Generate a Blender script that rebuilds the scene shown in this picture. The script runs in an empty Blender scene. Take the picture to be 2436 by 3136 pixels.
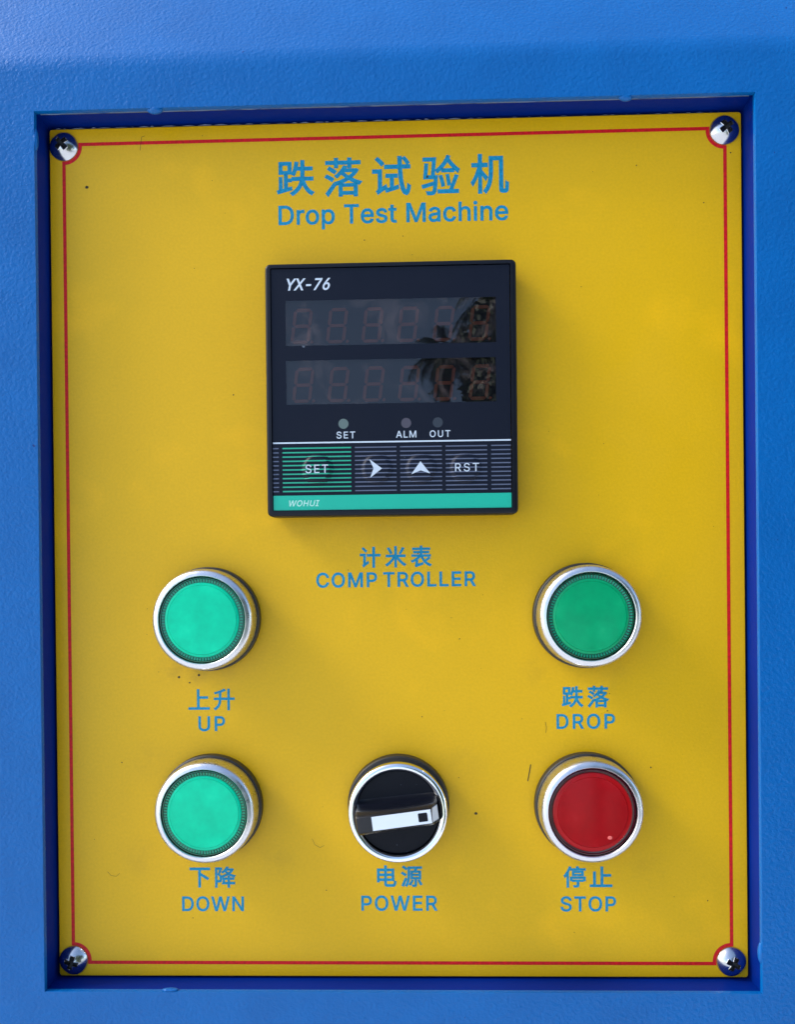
import bpy, bmesh, math, random
from mathutils import Matrix, Vector, noise

sc = bpy.context.scene
col = sc.collection
R = math.radians
MM = 0.001
TILT = R(18)                      # the console face leans back
BASE_H = 1.15                     # panel centre above the ground

# panel frame (x right, y up the panel, z out of it; millimetres) -> world
PANEL = Matrix.Translation((0, 0, BASE_H)) @ Matrix.Rotation(R(90) - TILT, 4, 'X')

# ------------------------------------------------------------------ camera
cam = bpy.data.objects.new('camera', bpy.data.cameras.new('camera'))
col.objects.link(cam)
sc.camera = cam
rot = (Matrix.Rotation(-4.98201735e-03, 4, 'X') @ Matrix.Rotation(2.99958613e-02, 4, 'Y')
       @ Matrix.Rotation(-1.02487894e-02, 4, 'Z'))
cam.matrix_world = PANEL @ Matrix.Translation((6.1485 * MM, -10.7463 * MM, 258.6835 * MM)) @ rot
cd = cam.data
cd.sensor_fit = 'VERTICAL'
cd.sensor_height = 24
cd.lens = 24 * 2750 / 3136
cd.shift_x = (1218 - 1195.624) / 3136
cd.shift_y = (1814.593 - 1568) / 3136
cd.clip_start = 0.01
cd.clip_end = 3000

# ------------------------------------------------------------------ sky, sun, exposure
SUN_EL, SUN_AZ = R(42), R(277)     # azimuth clockwise from +Y (seen from above)
w = bpy.data.worlds.new('World')
sc.world = w
w.use_nodes = True
nt = w.node_tree
bg = nt.nodes['Background']
sky = nt.nodes.new('ShaderNodeTexSky')
sky.sky_type = 'NISHITA'
sky.sun_disc = False
sky.sun_elevation = SUN_EL
sky.sun_rotation = SUN_AZ
sky.air_density = 1.0
sky.dust_density = 2.0
sky.ozone_density = 1.0
nt.links.new(sky.outputs[0], bg.inputs[0])
bg.inputs[1].default_value = 0.15

sl = bpy.data.lights.new('sun', 'SUN')
sl.energy = 1.2
sl.angle = R(20)
sl.color = (1.0, 0.975, 0.93)
so = bpy.data.objects.new('sun', sl)
col.objects.link(so)
sd = Vector((math.sin(SUN_AZ) * math.cos(SUN_EL), math.cos(SUN_AZ) * math.cos(SUN_EL), math.sin(SUN_EL)))
so.rotation_euler = sd.to_track_quat('Z', 'Y').to_euler()
so.location = sd * 5

vs = sc.view_settings
sc.display_settings.display_device = 'sRGB'
vs.view_transform = 'Standard'
vs.look = 'None'
vs.gamma = 1
vs.exposure = 1.36


# outlines of the printed characters (bezier points: left handle, point, right handle; em = 1000)
GLYPHS = {
 ' ': (196, []),
 '-': (453, ['263 244 337 244 337 226 337 207 337 188 263 188 188 188 114 188 114 207 114 226 114 244 188 244']),
 '6': (453, ['226 -7 226 -7 226 -7 210.6 -6.3 210.6 -6.3 210.6 -6.3 195.9 -4.6 195.9 -4.6 195.9 -4.6 181.9 -1.8 181.9 -1.8 181.9 -1.8 168 2.7 168 2.7 168 2.7 154.6 8.1 154.6 8.1 154.6 8.1 142.1 15 142.1 15 142.1 15 130.4 22.4 130.4 22.4 130.4 22.4 119.3 30.8 119.3 30.8 119.3 30.8 109.3 40.5 109.3 40.5 109.3 40.5 100 50.8 100 50.8 100 50.8 91.5 62 91.5 62 91.5 62 83.9 73.9 83.9 73.9 83.9 73.9 78.1 87.3 78.1 87.3 78.1 87.3 73 100.9 73 100.9 73 100.9 69.1 115.3 69.1 115.3 69.1 115.3 66.2 130.4 66.2 130.4 66.2 130.4 64.5 145.9 64.5 145.9 64.5 145.9 64.1 161.9 64.1 161.9 64.1 161.9 64.4 174.2 64.4 174.2 64.4 174.2 65.6 186.6 65.6 186.6 65.6 186.6 71 212.3 71 212.3 71 212.3 75 225.7 75 225.7 75 225.7 79.9 238.9 79.9 238.9 79.9 238.9 86 253.1 86 253.1 86 253.1 93.5 268.2 93.5 268.2 93.5 268.2 102.5 284.8 102.5 284.8 102.5 284.8 112.6 302 112.6 302 112.6 302 137 339.9 137 339.9 137 339.9 194.9 424.4 194.9 424.4 194.9 424.4 213.9 452.9 213.9 452.9 213.9 452.9 233.1 480.8 233.1 480.8 233.1 480.8 252.1 509.1 252.1 509.1 252.1 509.1 322 509 322 509 322 509 174.8 295.6 174.8 295.6 174.8 295.6 184.7 301.8 184.7 301.8 184.7 301.8 201.6 309.3 201.6 309.3 201.6 309.3 214.4 312.4 214.4 312.4 214.4 312.4 235.1 314.1 235.1 314.1 235.1 314.1 250.3 313.5 250.3 313.5 250.3 313.5 264.5 311.8 264.5 311.8 264.5 311.8 278.5 309.3 278.5 309.3 278.5 309.3 291.7 305.6 291.7 305.6 291.7 305.6 304.3 300.8 304.3 300.8 304.3 300.8 315.9 294.9 315.9 294.9 315.9 294.9 327.1 288 327.1 288 327.1 288 337.3 280 337.3 280 337.3 280 346.7 271.4 346.7 271.4 346.7 271.4 355.3 261.7 355.3 261.7 355.3 261.7 362.9 251.3 362.9 251.3 362.9 251.3 370.1 240 370.1 240 370.1 240 375.6 227.8 375.6 227.8 375.6 227.8 380.4 214.8 380.4 214.8 380.4 214.8 384 201.5 384 201.5 384 201.5 386.7 187.5 386.7 187.5 386.7 187.5 388.5 172.5 388.5 172.5 388.5 172.5 389.1 157 389.1 157 389.1 157 388.4 141.4 388.4 141.4 388.4 141.4 386.5 126.4 386.5 126.4 386.5 126.4 383.7 112.1 383.7 112.1 383.7 112.1 379.6 98.4 379.6 98.4 379.6 98.4 374.5 85.4 374.5 85.4 374.5 85.4 368.1 72.9 368.1 72.9 368.1 72.9 360.5 61 360.5 61 360.5 61 352.1 49.7 352.1 49.7 352.1 49.7 342.6 39.3 342.6 39.3 342.6 39.3 332.6 29.9 332.6 29.9 332.6 29.9 321.5 21.5 321.5 21.5 321.5 21.5 310 14 310 14 310 14 297.5 7.7 297.5 7.7 297.5 7.7 284.6 2.4 284.6 2.4 284.6 2.4 270.9 -1.6 270.9 -1.6 270.9 -1.6 256.7 -4.5 256.7 -4.5 256.7 -4.5 241.8 -6.3 241.8 -6.3 241.8 -6.3', '225.9 48 225.9 48 225.9 48 235.7 48.5 235.7 48.5 235.7 48.5 245.2 49.6 245.2 49.6 245.2 49.6 254.3 51.6 254.3 51.6 254.3 51.6 263.2 54.8 263.2 54.8 263.2 54.8 271.2 58.5 271.2 58.5 271.2 58.5 279 63 279 63 279 63 286.2 67.9 286.2 67.9 286.2 67.9 292.9 73.2 292.9 73.2 292.9 73.2 299.1 79.3 299.1 79.3 299.1 79.3 304.7 86.2 304.7 86.2 304.7 86.2 309.5 93.1 309.5 93.1 309.5 93.1 314.1 100.9 314.1 100.9 314.1 100.9 321.4 118.3 321.4 118.3 321.4 118.3 323.7 127.4 323.7 127.4 323.7 127.4 325.6 137 325.6 137 325.6 137 326.8 146.8 326.8 146.8 326.8 146.8 327.1 157.1 327.1 157.1 327.1 157.1 326.8 167.5 326.8 167.5 326.8 167.5 325.8 177.2 325.8 177.2 325.8 177.2 323.8 186.8 323.8 186.8 323.8 186.8 321.4 196 321.4 196 321.4 196 318 204.9 318 204.9 318 204.9 309.6 221.1 309.6 221.1 309.6 221.1 304.7 228.4 304.7 228.4 304.7 228.4 299.1 234.9 299.1 234.9 299.1 234.9 292.9 240.9 292.9 240.9 292.9 240.9 286.1 246.3 286.1 246.3 286.1 246.3 278.9 251.1 278.9 251.1 278.9 251.1 271.3 255.4 271.3 255.4 271.3 255.4 263.1 259 263.1 259 263.1 259 254.4 261.8 254.4 261.8 254.4 261.8 245.4 263.7 245.4 263.7 245.4 263.7 235.9 264.6 235.9 264.6 235.9 264.6 226 265 226 265 226 265 216.4 264.7 216.4 264.7 216.4 264.7 207.4 263.7 207.4 263.7 207.4 263.7 198.4 262 198.4 262 198.4 262 189.9 259.3 189.9 259.3 189.9 259.3 181.8 256 181.8 256 181.8 256 174 251.9 174 251.9 174 251.9 166.6 247.3 166.6 247.3 166.6 247.3 159.9 241.6 159.9 241.6 159.9 241.6 153.6 235.5 153.6 235.5 153.6 235.5 148.1 229.1 148.1 229.1 148.1 229.1 142.8 221.7 142.8 221.7 142.8 221.7 138.1 214 138.1 214 138.1 214 133.8 205.8 133.8 205.8 133.8 205.8 130.6 197 130.6 197 130.6 197 128.1 187.8 128.1 187.8 128.1 187.8 126.3 178.3 126.3 178.3 126.3 178.3 124.9 158.1 124.9 158.1 124.9 158.1 125.2 147.7 125.2 147.7 125.2 147.7 126.5 137.8 126.5 137.8 126.5 137.8 128.2 128.2 128.2 128.2 128.2 128.2 130.6 118.9 130.6 118.9 130.6 118.9 133.9 110.3 133.9 110.3 133.9 110.3 137.9 101.9 137.9 101.9 137.9 101.9 142.8 93.8 142.8 93.8 142.8 93.8 148 86.3 148 86.3 148 86.3 153.9 79.4 153.9 79.4 153.9 79.4 159.9 73.4 159.9 73.4 159.9 73.4 166.8 67.7 166.8 67.7 166.8 67.7 173.9 62.9 173.9 62.9 173.9 62.9 189.8 54.6 189.8 54.6 189.8 54.6 198.6 51.7 198.6 51.7 198.6 51.7 207.5 49.8 207.5 49.8 207.5 49.8 216.7 48.5 216.7 48.5 216.7 48.5']),
 '7': (453, ['120 0 97 0 172 149 248 299 323 448 323 450 323 451 323 452 236 452 149 452 62 452 62 471 62 490 62 509 172 509 281 509 391 509 391 489 391 469 391 449 315 299 240 150 165 0 142 0']),
 'A': (480, ['16 -0 16 -0 16 -0 139.7 339.3 139.7 339.3 139.7 339.3 201.1 509 201.1 509 201.1 509 275.9 508.9 275.9 508.9 275.9 508.9 463.1 -0.1 463.1 -0.1 463.1 -0.1 406.4 0.1 406.4 0.1 406.4 0.1 394.9 -0.1 394.9 -0.1 394.9 -0.1 344.3 142 344.3 142 344.3 142 134.3 142.1 134.3 142.1 134.3 142.1 85 -0.1 85 -0.1 85 -0.1', '323.9 199.1 323.9 199.1 323.9 199.1 287 301.9 287 301.9 287 301.9 254.5 402.3 254.5 402.3 254.5 402.3 238.6 455.9 238.6 455.9 238.6 455.9 217.7 385.6 217.7 385.6 217.7 385.6 193.6 311.6 193.6 311.6 193.6 311.6 190.9 302.1 190.9 302.1 190.9 302.1 154.3 199 154.3 199 154.3 199']),
 'C': (510, ['293 -7 267 -7 223 -7 184 4 150 25 116 46 89 76 70 115 50 154 40 201 40 254 40 308 50 354 70 393 89 432 116 462 150 484 184 505 223 516 267 516 293 516 317 512 340 504 363 497 384 486 402 471 420 457 436 439 448 418 460 398 468 374 473 348 451 348 430 348 408 348 404 366 398 381 389 395 381 408 370 419 357 428 345 438 331 444 315 449 300 454 284 456 267 456 236 456 208 448 184 432 159 417 139 394 125 364 111 334 103 297 103 254 103 211 111 175 125 145 140 115 159 92 184 76 209 61 236 53 267 53 284 53 300 55 315 60 331 65 345 71 357 81 370 90 381 101 389 114 398 128 404 143 408 160 430 160 451 160 473 160 469 135 460 111 448 91 436 70 421 52 402 38 384 23 363 12 341 5 318 -3']),
 'D': (502, ['219 -0 219 -0 219 -0 60.1 -0.1 60.1 -0.1 60.1 -0.1 60.1 509.1 60.1 509.1 60.1 509.1 225.1 509.1 225.1 509.1 225.1 509.1 249.5 508.2 249.5 508.2 249.5 508.2 272.3 505.5 272.3 505.5 272.3 505.5 294.3 501.3 294.3 501.3 294.3 501.3 315 495.2 315 495.2 315 495.2 334.6 487.5 334.6 487.5 334.6 487.5 352.9 477.9 352.9 477.9 352.9 477.9 369.8 467.3 369.8 467.3 369.8 467.3 385.3 454.9 385.3 454.9 385.3 454.9 399.4 441.4 399.4 441.4 399.4 441.4 412 426.1 412 426.1 412 426.1 423.1 409.4 423.1 409.4 423.1 409.4 433.1 391 433.1 391 433.1 391 441.8 371.4 441.8 371.4 441.8 371.4 449.1 350.5 449.1 350.5 449.1 350.5 454.7 328.6 454.7 328.6 454.7 328.6 458.6 305.4 458.6 305.4 458.6 305.4 461.2 280.7 461.2 280.7 461.2 280.7 462.1 255 462.1 255 462.1 255 461.2 229.2 461.2 229.2 461.2 229.2 458.6 204.7 458.6 204.7 458.6 204.7 454.6 181.5 454.6 181.5 454.6 181.5 448.9 159.5 448.9 159.5 448.9 159.5 441.8 138.6 441.8 138.6 441.8 138.6 433.1 118.9 433.1 118.9 433.1 118.9 422.9 100.7 422.9 100.7 422.9 100.7 411.3 83.7 411.3 83.7 411.3 83.7 398.2 68.2 398.2 68.2 398.2 68.2 384.1 54.2 384.1 54.2 384.1 54.2 368.1 41.8 368.1 41.8 368.1 41.8 351 31 351 31 351 31 331.8 21.5 331.8 21.5 331.8 21.5 311.8 13.7 311.8 13.7 311.8 13.7 290.5 7.8 290.5 7.8 290.5 7.8 268.1 3.5 268.1 3.5 268.1 3.5 244.4 0.9 244.4 0.9 244.4 0.9', '125 57 125 57 125 57 215.1 56.9 215.1 56.9 215.1 56.9 235 57.7 235 57.7 235 57.7 253.8 59.6 253.8 59.6 253.8 59.6 271.9 62.9 271.9 62.9 271.9 62.9 288.4 67.6 288.4 67.6 288.4 67.6 303.9 73.8 303.9 73.8 303.9 73.8 317.9 80.9 317.9 80.9 317.9 80.9 330.9 89.5 330.9 89.5 330.9 89.5 342.8 98.9 342.8 98.9 342.8 98.9 353.7 109.9 353.7 109.9 353.7 109.9 363.4 121.6 363.4 121.6 363.4 121.6 371.9 134.5 371.9 134.5 371.9 134.5 379 148.9 379 148.9 379 148.9 385 164.6 385 164.6 385 164.6 389.8 180.7 389.8 180.7 389.8 180.7 393.9 197.8 393.9 197.8 393.9 197.8 396.6 216.1 396.6 216.1 396.6 216.1 398.6 234.9 398.6 234.9 398.6 234.9 399.1 255.1 399.1 255.1 399.1 255.1 398.3 275 398.3 275 398.3 275 396.6 294 396.6 294 396.6 294 393.9 312.2 393.9 312.2 393.9 312.2 390 329.2 390 329.2 390 329.2 384.9 345.7 384.9 345.7 384.9 345.7 379 361 379 361 379 361 371.9 375.1 371.9 375.1 371.9 375.1 363.7 387.6 363.7 387.6 363.7 387.6 354.5 399.3 354.5 399.3 354.5 399.3 343.9 409.9 343.9 409.9 343.9 409.9 332.5 419.4 332.5 419.4 332.5 419.4 319.9 428 319.9 428 319.9 428 305.9 435.4 305.9 435.4 305.9 435.4 290.9 441.4 290.9 441.4 290.9 441.4 275.1 446 275.1 446 275.1 446 258.1 449.3 258.1 449.3 258.1 449.3 240.1 451.3 240.1 451.3 240.1 451.3 220.9 452.1 220.9 452.1 220.9 452.1 124.9 452 124.9 452 124.9 452']),
 'E': (419, ['165 0 60 0 60 170 60 339 60 509 164 509 268 509 372 509 372 490 372 471 372 452 290 452 207 452 125 452 125 396 125 341 125 286 202 286 278 286 355 286 355 267 355 248 355 229 278 229 202 229 125 229 125 172 125 114 125 57 208 57 292 57 375 57 375 38 375 19 375 0 270 0']),
 'H': (517, ['82 0 60 0 60 170 60 339 60 509 82 509 103 509 125 509 125 435 125 362 125 289 214 289 303 289 392 289 392 362 392 435 392 509 414 509 435 509 457 509 457 339 457 170 457 0 435 0 414 0 392 0 392 77 392 155 392 232 303 232 214 232 125 232 125 155 125 77 125 0 103 0']),
 'I': (300, ['111 0 31 0 31 19 31 38 31 57 60 57 89 57 118 57 118 189 118 320 118 452 89 452 60 452 31 452 31 471 31 490 31 509 111 509 190 509 269 509 269 490 269 471 269 452 240 452 212 452 183 452 183 320 183 189 183 57 212 57 240 57 269 57 269 38 269 19 269 0 190 0']),
 'J': (396, ['230 -7 185 -7 140 -7 104 6 75 33 47 59 33 97 33 145 33 155 33 164 33 173 55 173 76 173 98 173 98 164 98 155 98 145 98 114 106 91 122 74 137 58 159 50 185 50 211 50 232 58 248 74 264 91 272 114 272 145 272 267 272 388 272 509 293 509 315 509 336 509 336 388 336 267 336 145 336 97 322 59 294 33 266 6']),
 'L': (393, ['160 0 60 0 60 170 60 339 60 509 82 509 103 509 125 509 125 358 125 208 125 57 203 57 282 57 361 57 361 38 361 19 361 0 261 0']),
 'M': (628, ['60 -0 60 -0 60 -0 60.1 509 60.1 509 60.1 509 151.9 508.9 151.9 508.9 151.9 508.9 285.4 164.5 285.4 164.5 285.4 164.5 286.9 158.9 286.9 158.9 286.9 158.9 301 116.6 301 116.6 301 116.6 314.6 72.1 314.6 72.1 314.6 72.1 352.1 187.1 352.1 187.1 352.1 187.1 455.6 455.3 455.6 455.3 455.6 455.3 475.9 508.9 475.9 508.9 475.9 508.9 568.1 509 568.1 509 568.1 509 568.1 -0 568.1 -0 568.1 -0 504.1 -0.1 504.1 -0.1 504.1 -0.1 504.1 320.7 504.1 320.7 504.1 320.7 503.9 327 503.9 327 503.9 327 505.1 354.5 505.1 354.5 505.1 354.5 506.4 436.2 506.4 436.2 506.4 436.2 469.6 328.1 469.6 328.1 469.6 328.1 456.1 291 456.1 291 456.1 291 341.9 0.1 341.9 0.1 341.9 0.1 285.9 -0.1 285.9 -0.1 285.9 -0.1 228.5 145.4 228.5 145.4 228.5 145.4 166.6 299.6 166.6 299.6 166.6 299.6 150.1 346.8 150.1 346.8 150.1 346.8 147.4 353.6 147.4 353.6 147.4 353.6 119.6 436 119.6 436 119.6 436 122.1 296.8 122.1 296.8 122.1 296.8 121.9 -0 121.9 -0 121.9 -0']),
 'N': (523, ['60 -0 60 -0 60 -0 60.1 509 60.1 509 60.1 509 135.9 508.9 135.9 508.9 135.9 508.9 359.2 157.4 359.2 157.4 359.2 157.4 388 106.9 388 106.9 388 106.9 402.6 77.4 402.6 77.4 402.6 77.4 401.1 98.9 401.1 98.9 401.1 98.9 398.9 157.1 398.9 157.1 398.9 157.1 399 508.9 399 508.9 399 508.9 463.1 509.1 463.1 509.1 463.1 509.1 462.9 -0.1 462.9 -0.1 462.9 -0.1 387.1 0 387.1 0 387.1 0 193.8 303.1 193.8 303.1 193.8 303.1 129.4 413.3 129.4 413.3 129.4 413.3 119.9 430.6 119.9 430.6 119.9 430.6 124.8 313.2 124.8 313.2 124.8 313.2 124.9 0.1 124.9 0.1 124.9 0.1']),
 'O': (533, ['311 -7 267 -7 223 -7 184 4 150 25 116 46 90 76 70 115 50 154 40 201 40 254 40 308 50 354 70 393 90 432 116 462 150 484 184 505 223 516 267 516 311 516 350 505 384 484 418 462 444 432 464 393 483 354 493 308 493 254 493 201 483 154 464 115 444 76 418 46 384 25 350 4', '236 53 267 53 297 53 325 61 349 76 374 91 394 114 408 144 423 174 430 211 430 254 430 298 423 335 408 365 394 395 374 417 349 433 325 448 297 456 267 456 236 456 209 448 184 433 159 417 140 394 125 364 111 334 103 297 103 254 103 211 111 174 125 144 140 114 159 92 184 76 209 61']),
 'P': (445, ['60 -0 60 -0 60 -0 60.1 509 60.1 509 60.1 509 234.9 508.9 234.9 508.9 234.9 508.9 254 508.5 254 508.5 254 508.5 271.9 506.5 271.9 506.5 271.9 506.5 288.7 503.5 288.7 503.5 288.7 503.5 304.3 499.5 304.3 499.5 304.3 499.5 318.8 494 318.8 494 318.8 494 332.1 486.9 332.1 486.9 332.1 486.9 344.4 479.6 344.4 479.6 344.4 479.6 355.6 471.3 355.6 471.3 355.6 471.3 366 462.1 366 462.1 366 462.1 375 452.2 375 452.2 375 452.2 383 441.7 383 441.7 383 441.7 389.9 429.9 389.9 429.9 389.9 429.9 395.4 417.3 395.4 417.3 395.4 417.3 400.1 404.2 400.1 404.2 400.1 404.2 404 391 404 391 404 391 406.7 377 406.7 377 406.7 377 408.5 362.6 408.5 362.6 408.5 362.6 409 347.9 409 347.9 409 347.9 408.5 333 408.5 333 408.5 333 406.6 318.3 406.6 318.3 406.6 318.3 404 304.1 404 304.1 404 304.1 400.2 290.9 400.2 290.9 400.2 290.9 395.7 277.6 395.7 277.6 395.7 277.6 390.1 265.1 390.1 265.1 390.1 265.1 382.9 253.4 382.9 253.4 382.9 253.4 374.8 242.6 374.8 242.6 374.8 242.6 365.9 232.7 365.9 232.7 365.9 232.7 355.8 223.2 355.8 223.2 355.8 223.2 344.4 214.9 344.4 214.9 344.4 214.9 332 207 332 207 332 207 318.8 200.7 318.8 200.7 318.8 200.7 304.4 195.2 304.4 195.2 304.4 195.2 288.8 191.2 288.8 191.2 288.8 191.2 271.9 188.2 271.9 188.2 271.9 188.2 254 186.5 254 186.5 254 186.5 234.9 186 234.9 186 234.9 186 125 186 125 186 125 186 125 0 125 0 125 0', '124.9 242.1 124.9 242.1 124.9 242.1 233 241.9 233 241.9 233 241.9 245.5 242.4 245.5 242.4 245.5 242.4 257.7 243.5 257.7 243.5 257.7 243.5 268.7 245.7 268.7 245.7 268.7 245.7 279.2 248.3 279.2 248.3 279.2 248.3 288.6 251.7 288.6 251.7 288.6 251.7 297.1 256.1 297.1 256.1 297.1 256.1 304.8 260.8 304.8 260.8 304.8 260.8 311.5 266.2 311.5 266.2 311.5 266.2 318 272.3 318 272.3 318 272.3 323.7 278.9 323.7 278.9 323.7 278.9 328.8 286.2 328.8 286.2 328.8 286.2 332.9 293.9 332.9 293.9 332.9 293.9 336.6 302.2 336.6 302.2 336.6 302.2 339.4 310.6 339.4 310.6 339.4 310.6 341.5 319.6 341.5 319.6 341.5 319.6 342.9 328.8 342.9 328.8 342.9 328.8 344.1 348 344.1 348 344.1 348 343 367.2 343 367.2 343 367.2 341.5 376.5 341.5 376.5 341.5 376.5 339.3 385.4 339.3 385.4 339.3 385.4 336.7 393.7 336.7 393.7 336.7 393.7 333.1 402 333.1 402 333.1 402 328.7 409.4 328.7 409.4 328.7 409.4 323.5 416.3 323.5 416.3 323.5 416.3 318 422.9 318 422.9 318 422.9 311.6 428.8 311.6 428.8 311.6 428.8 304.7 434.2 304.7 434.2 304.7 434.2 297.1 438.9 297.1 438.9 297.1 438.9 288.2 443.1 288.2 443.1 288.2 443.1 278.6 446.3 278.6 446.3 278.6 446.3 268.1 448.8 268.1 448.8 268.1 448.8 257.1 450.5 257.1 450.5 257.1 450.5 244.9 451.6 244.9 451.6 244.9 451.6 124.9 452 124.9 452 124.9 452']),
 'R': (449, ['60 -0 60 -0 60 -0 60.1 509 60.1 509 60.1 509 235.9 508.9 235.9 508.9 235.9 508.9 255 508.5 255 508.5 255 508.5 272.7 506.6 272.7 506.6 272.7 506.6 289.3 503.8 289.3 503.8 289.3 503.8 304.9 500.1 304.9 500.1 304.9 500.1 319.4 495.1 319.4 495.1 319.4 495.1 333.1 488.9 333.1 488.9 333.1 488.9 345.4 481.7 345.4 481.7 345.4 481.7 356.5 473.6 356.5 473.6 356.5 473.6 366.9 464.6 366.9 464.6 366.9 464.6 375.7 455 375.7 455 375.7 455 383.4 444.6 383.4 444.6 383.4 444.6 389.9 432.9 389.9 432.9 389.9 432.9 395.8 421.1 395.8 421.1 395.8 421.1 400.6 408.3 400.6 408.3 400.6 408.3 404.4 395.3 404.4 395.3 404.4 395.3 406.9 381.2 406.9 381.2 406.9 381.2 408.5 366.7 408.5 366.7 408.5 366.7 409 351.9 409 351.9 409 351.9 408.5 337 408.5 337 408.5 337 406.8 322.6 406.8 322.6 406.8 322.6 404.4 308.8 404.4 308.8 404.4 308.8 400.6 295.9 400.6 295.9 400.6 295.9 396.1 283.1 396.1 283.1 396.1 283.1 390.1 271.1 390.1 271.1 390.1 271.1 383.3 260 383.3 260 383.3 260 375.5 249.6 375.5 249.6 375.5 249.6 366.8 240.3 366.8 240.3 366.8 240.3 356.7 231.5 356.7 231.5 356.7 231.5 345.4 224 345.4 224 345.4 224 333 217 333 217 333 217 319.5 211.2 319.5 211.2 319.5 211.2 313.6 209.2 313.6 209.2 313.6 209.2 427.9 0.1 427.9 0.1 427.9 0.1 353.1 -0.1 353.1 -0.1 353.1 -0.1 246.7 198.3 246.7 198.3 246.7 198.3 125 198 125 198 125 198 125 0 125 0 125 0', '124.9 255 124.9 255 124.9 255 234 254.9 234 254.9 234 254.9 258.4 256.2 258.4 256.2 258.4 256.2 279.7 260.3 279.7 260.3 279.7 260.3 289.3 263.2 289.3 263.2 289.3 263.2 298.1 267.1 298.1 267.1 298.1 267.1 305.8 271.2 305.8 271.2 305.8 271.2 312.5 275.9 312.5 275.9 312.5 275.9 319 281.2 319 281.2 319 281.2 324.7 286.9 324.7 286.9 324.7 286.9 329.8 293.2 329.8 293.2 329.8 293.2 333.9 299.9 333.9 299.9 333.9 299.9 337.2 307.7 337.2 307.7 337.2 307.7 339.9 315.6 339.9 315.6 339.9 315.6 342.1 324.3 342.1 324.3 342.1 324.3 343.7 333.1 343.7 333.1 343.7 333.1 345.1 352 345.1 352 345.1 352 343.8 371.2 343.8 371.2 343.8 371.2 342.2 380.4 342.2 380.4 342.2 380.4 339.9 389.1 339.9 389.1 339.9 389.1 337.3 397.1 337.3 397.1 337.3 397.1 334.1 405 334.1 405 334.1 405 329.7 412.2 329.7 412.2 329.7 412.2 324.5 418.8 324.5 418.8 324.5 418.8 319 424.9 319 424.9 319 424.9 312.6 430.4 312.6 430.4 312.6 430.4 305.7 435.4 305.7 435.4 305.7 435.4 298.1 439.9 298.1 439.9 298.1 439.9 289.1 443.7 289.1 443.7 289.1 443.7 279.4 446.6 279.4 446.6 279.4 446.6 268.7 448.9 268.7 448.9 268.7 448.9 257.7 450.6 257.7 450.6 257.7 450.6 245.5 451.6 245.5 451.6 245.5 451.6 124.9 452 124.9 452 124.9 452']),
 'S': (447, ['263 -9 224 -9 187 -9 155 -3 128 9 100 21 79 38 64 60 49 82 40 107 38 137 60 137 82 137 104 137 106 117 112 101 123 88 134 75 149 65 166 59 184 52 203 49 224 49 247 49 268 53 286 60 304 68 319 78 329 92 340 105 346 121 346 139 346 155 341 169 332 179 323 189 311 198 296 205 281 211 264 217 245 222 224 228 204 234 184 239 142 251 109 268 86 289 63 311 52 339 52 372 52 401 60 426 75 448 90 469 111 486 138 498 164 510 194 516 227 516 261 516 290 510 316 498 342 486 362 469 377 449 392 428 400 404 401 378 380 378 358 378 337 378 335 403 323 423 302 437 281 451 256 459 225 459 203 459 184 455 167 448 151 441 138 431 129 418 120 406 115 391 115 376 115 358 120 344 131 334 142 323 154 314 169 308 184 302 199 297 212 293 230 289 247 284 264 279 279 275 295 270 312 264 328 257 344 248 359 238 373 227 385 214 395 198 404 181 408 162 408 139 408 111 401 86 386 64 372 41 351 24 323 11 296 -2']),
 'T': (449, ['85 452 32 452 32 471 32 490 32 509 160 509 288 509 417 509 417 490 417 471 417 452 363 452 310 452 257 452 257 301 257 151 257 0 235 0 214 0 193 0 193 151 193 301 193 452 139 452']),
 'U': (517, ['299 -8 259 -8 219 -8 184 0 154 15 124 31 101 53 85 80 68 107 60 138 60 173 60 285 60 397 60 509 81 509 103 509 124 509 124 399 124 288 124 178 124 154 130 132 141 113 152 94 167 79 187 68 207 57 231 52 259 52 287 52 311 57 331 68 351 79 366 94 377 113 387 132 393 154 393 178 393 288 393 399 393 509 414 509 436 509 457 509 457 397 457 285 457 173 457 138 449 107 433 80 416 53 393 31 363 15 334 0']),
 'W': (686, ['155 -0 155 -0 155 -0 62.7 339.3 62.7 339.3 62.7 339.3 16.1 509 16.1 509 16.1 509 81.9 508.9 81.9 508.9 81.9 508.9 169.9 170.8 169.9 170.8 169.9 170.8 173.4 154 173.4 154 173.4 154 174.9 144.9 174.9 144.9 174.9 144.9 187 93.9 187 93.9 187 93.9 193.3 60.3 193.3 60.3 193.3 60.3 203.2 111.1 203.2 111.1 203.2 111.1 213 153.8 213 153.8 213 153.8 219.8 179.1 219.8 179.1 219.8 179.1 223.9 196.1 223.9 196.1 223.9 196.1 306 508.9 306 508.9 306 508.9 380.1 509.1 380.1 509.1 380.1 509.1 470 162.6 470 162.6 470 162.6 492.6 63.2 492.6 63.2 492.6 63.2 504 119.4 504 119.4 504 119.4 603.1 509.1 603.1 509.1 603.1 509.1 670 508.9 670 508.9 670 508.9 529.9 0.1 529.9 0.1 529.9 0.1 455 -0 455 -0 455 -0 362.1 344.5 362.1 344.5 362.1 344.5 348.4 403.8 348.4 403.8 348.4 403.8 342.9 434 342.9 434 342.9 434 326.9 359 326.9 359 326.9 359 318 322.9 318 322.9 318 322.9 259.8 107.9 259.8 107.9 259.8 107.9 230.1 0.1 230.1 0.1 230.1 0.1']),
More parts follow.
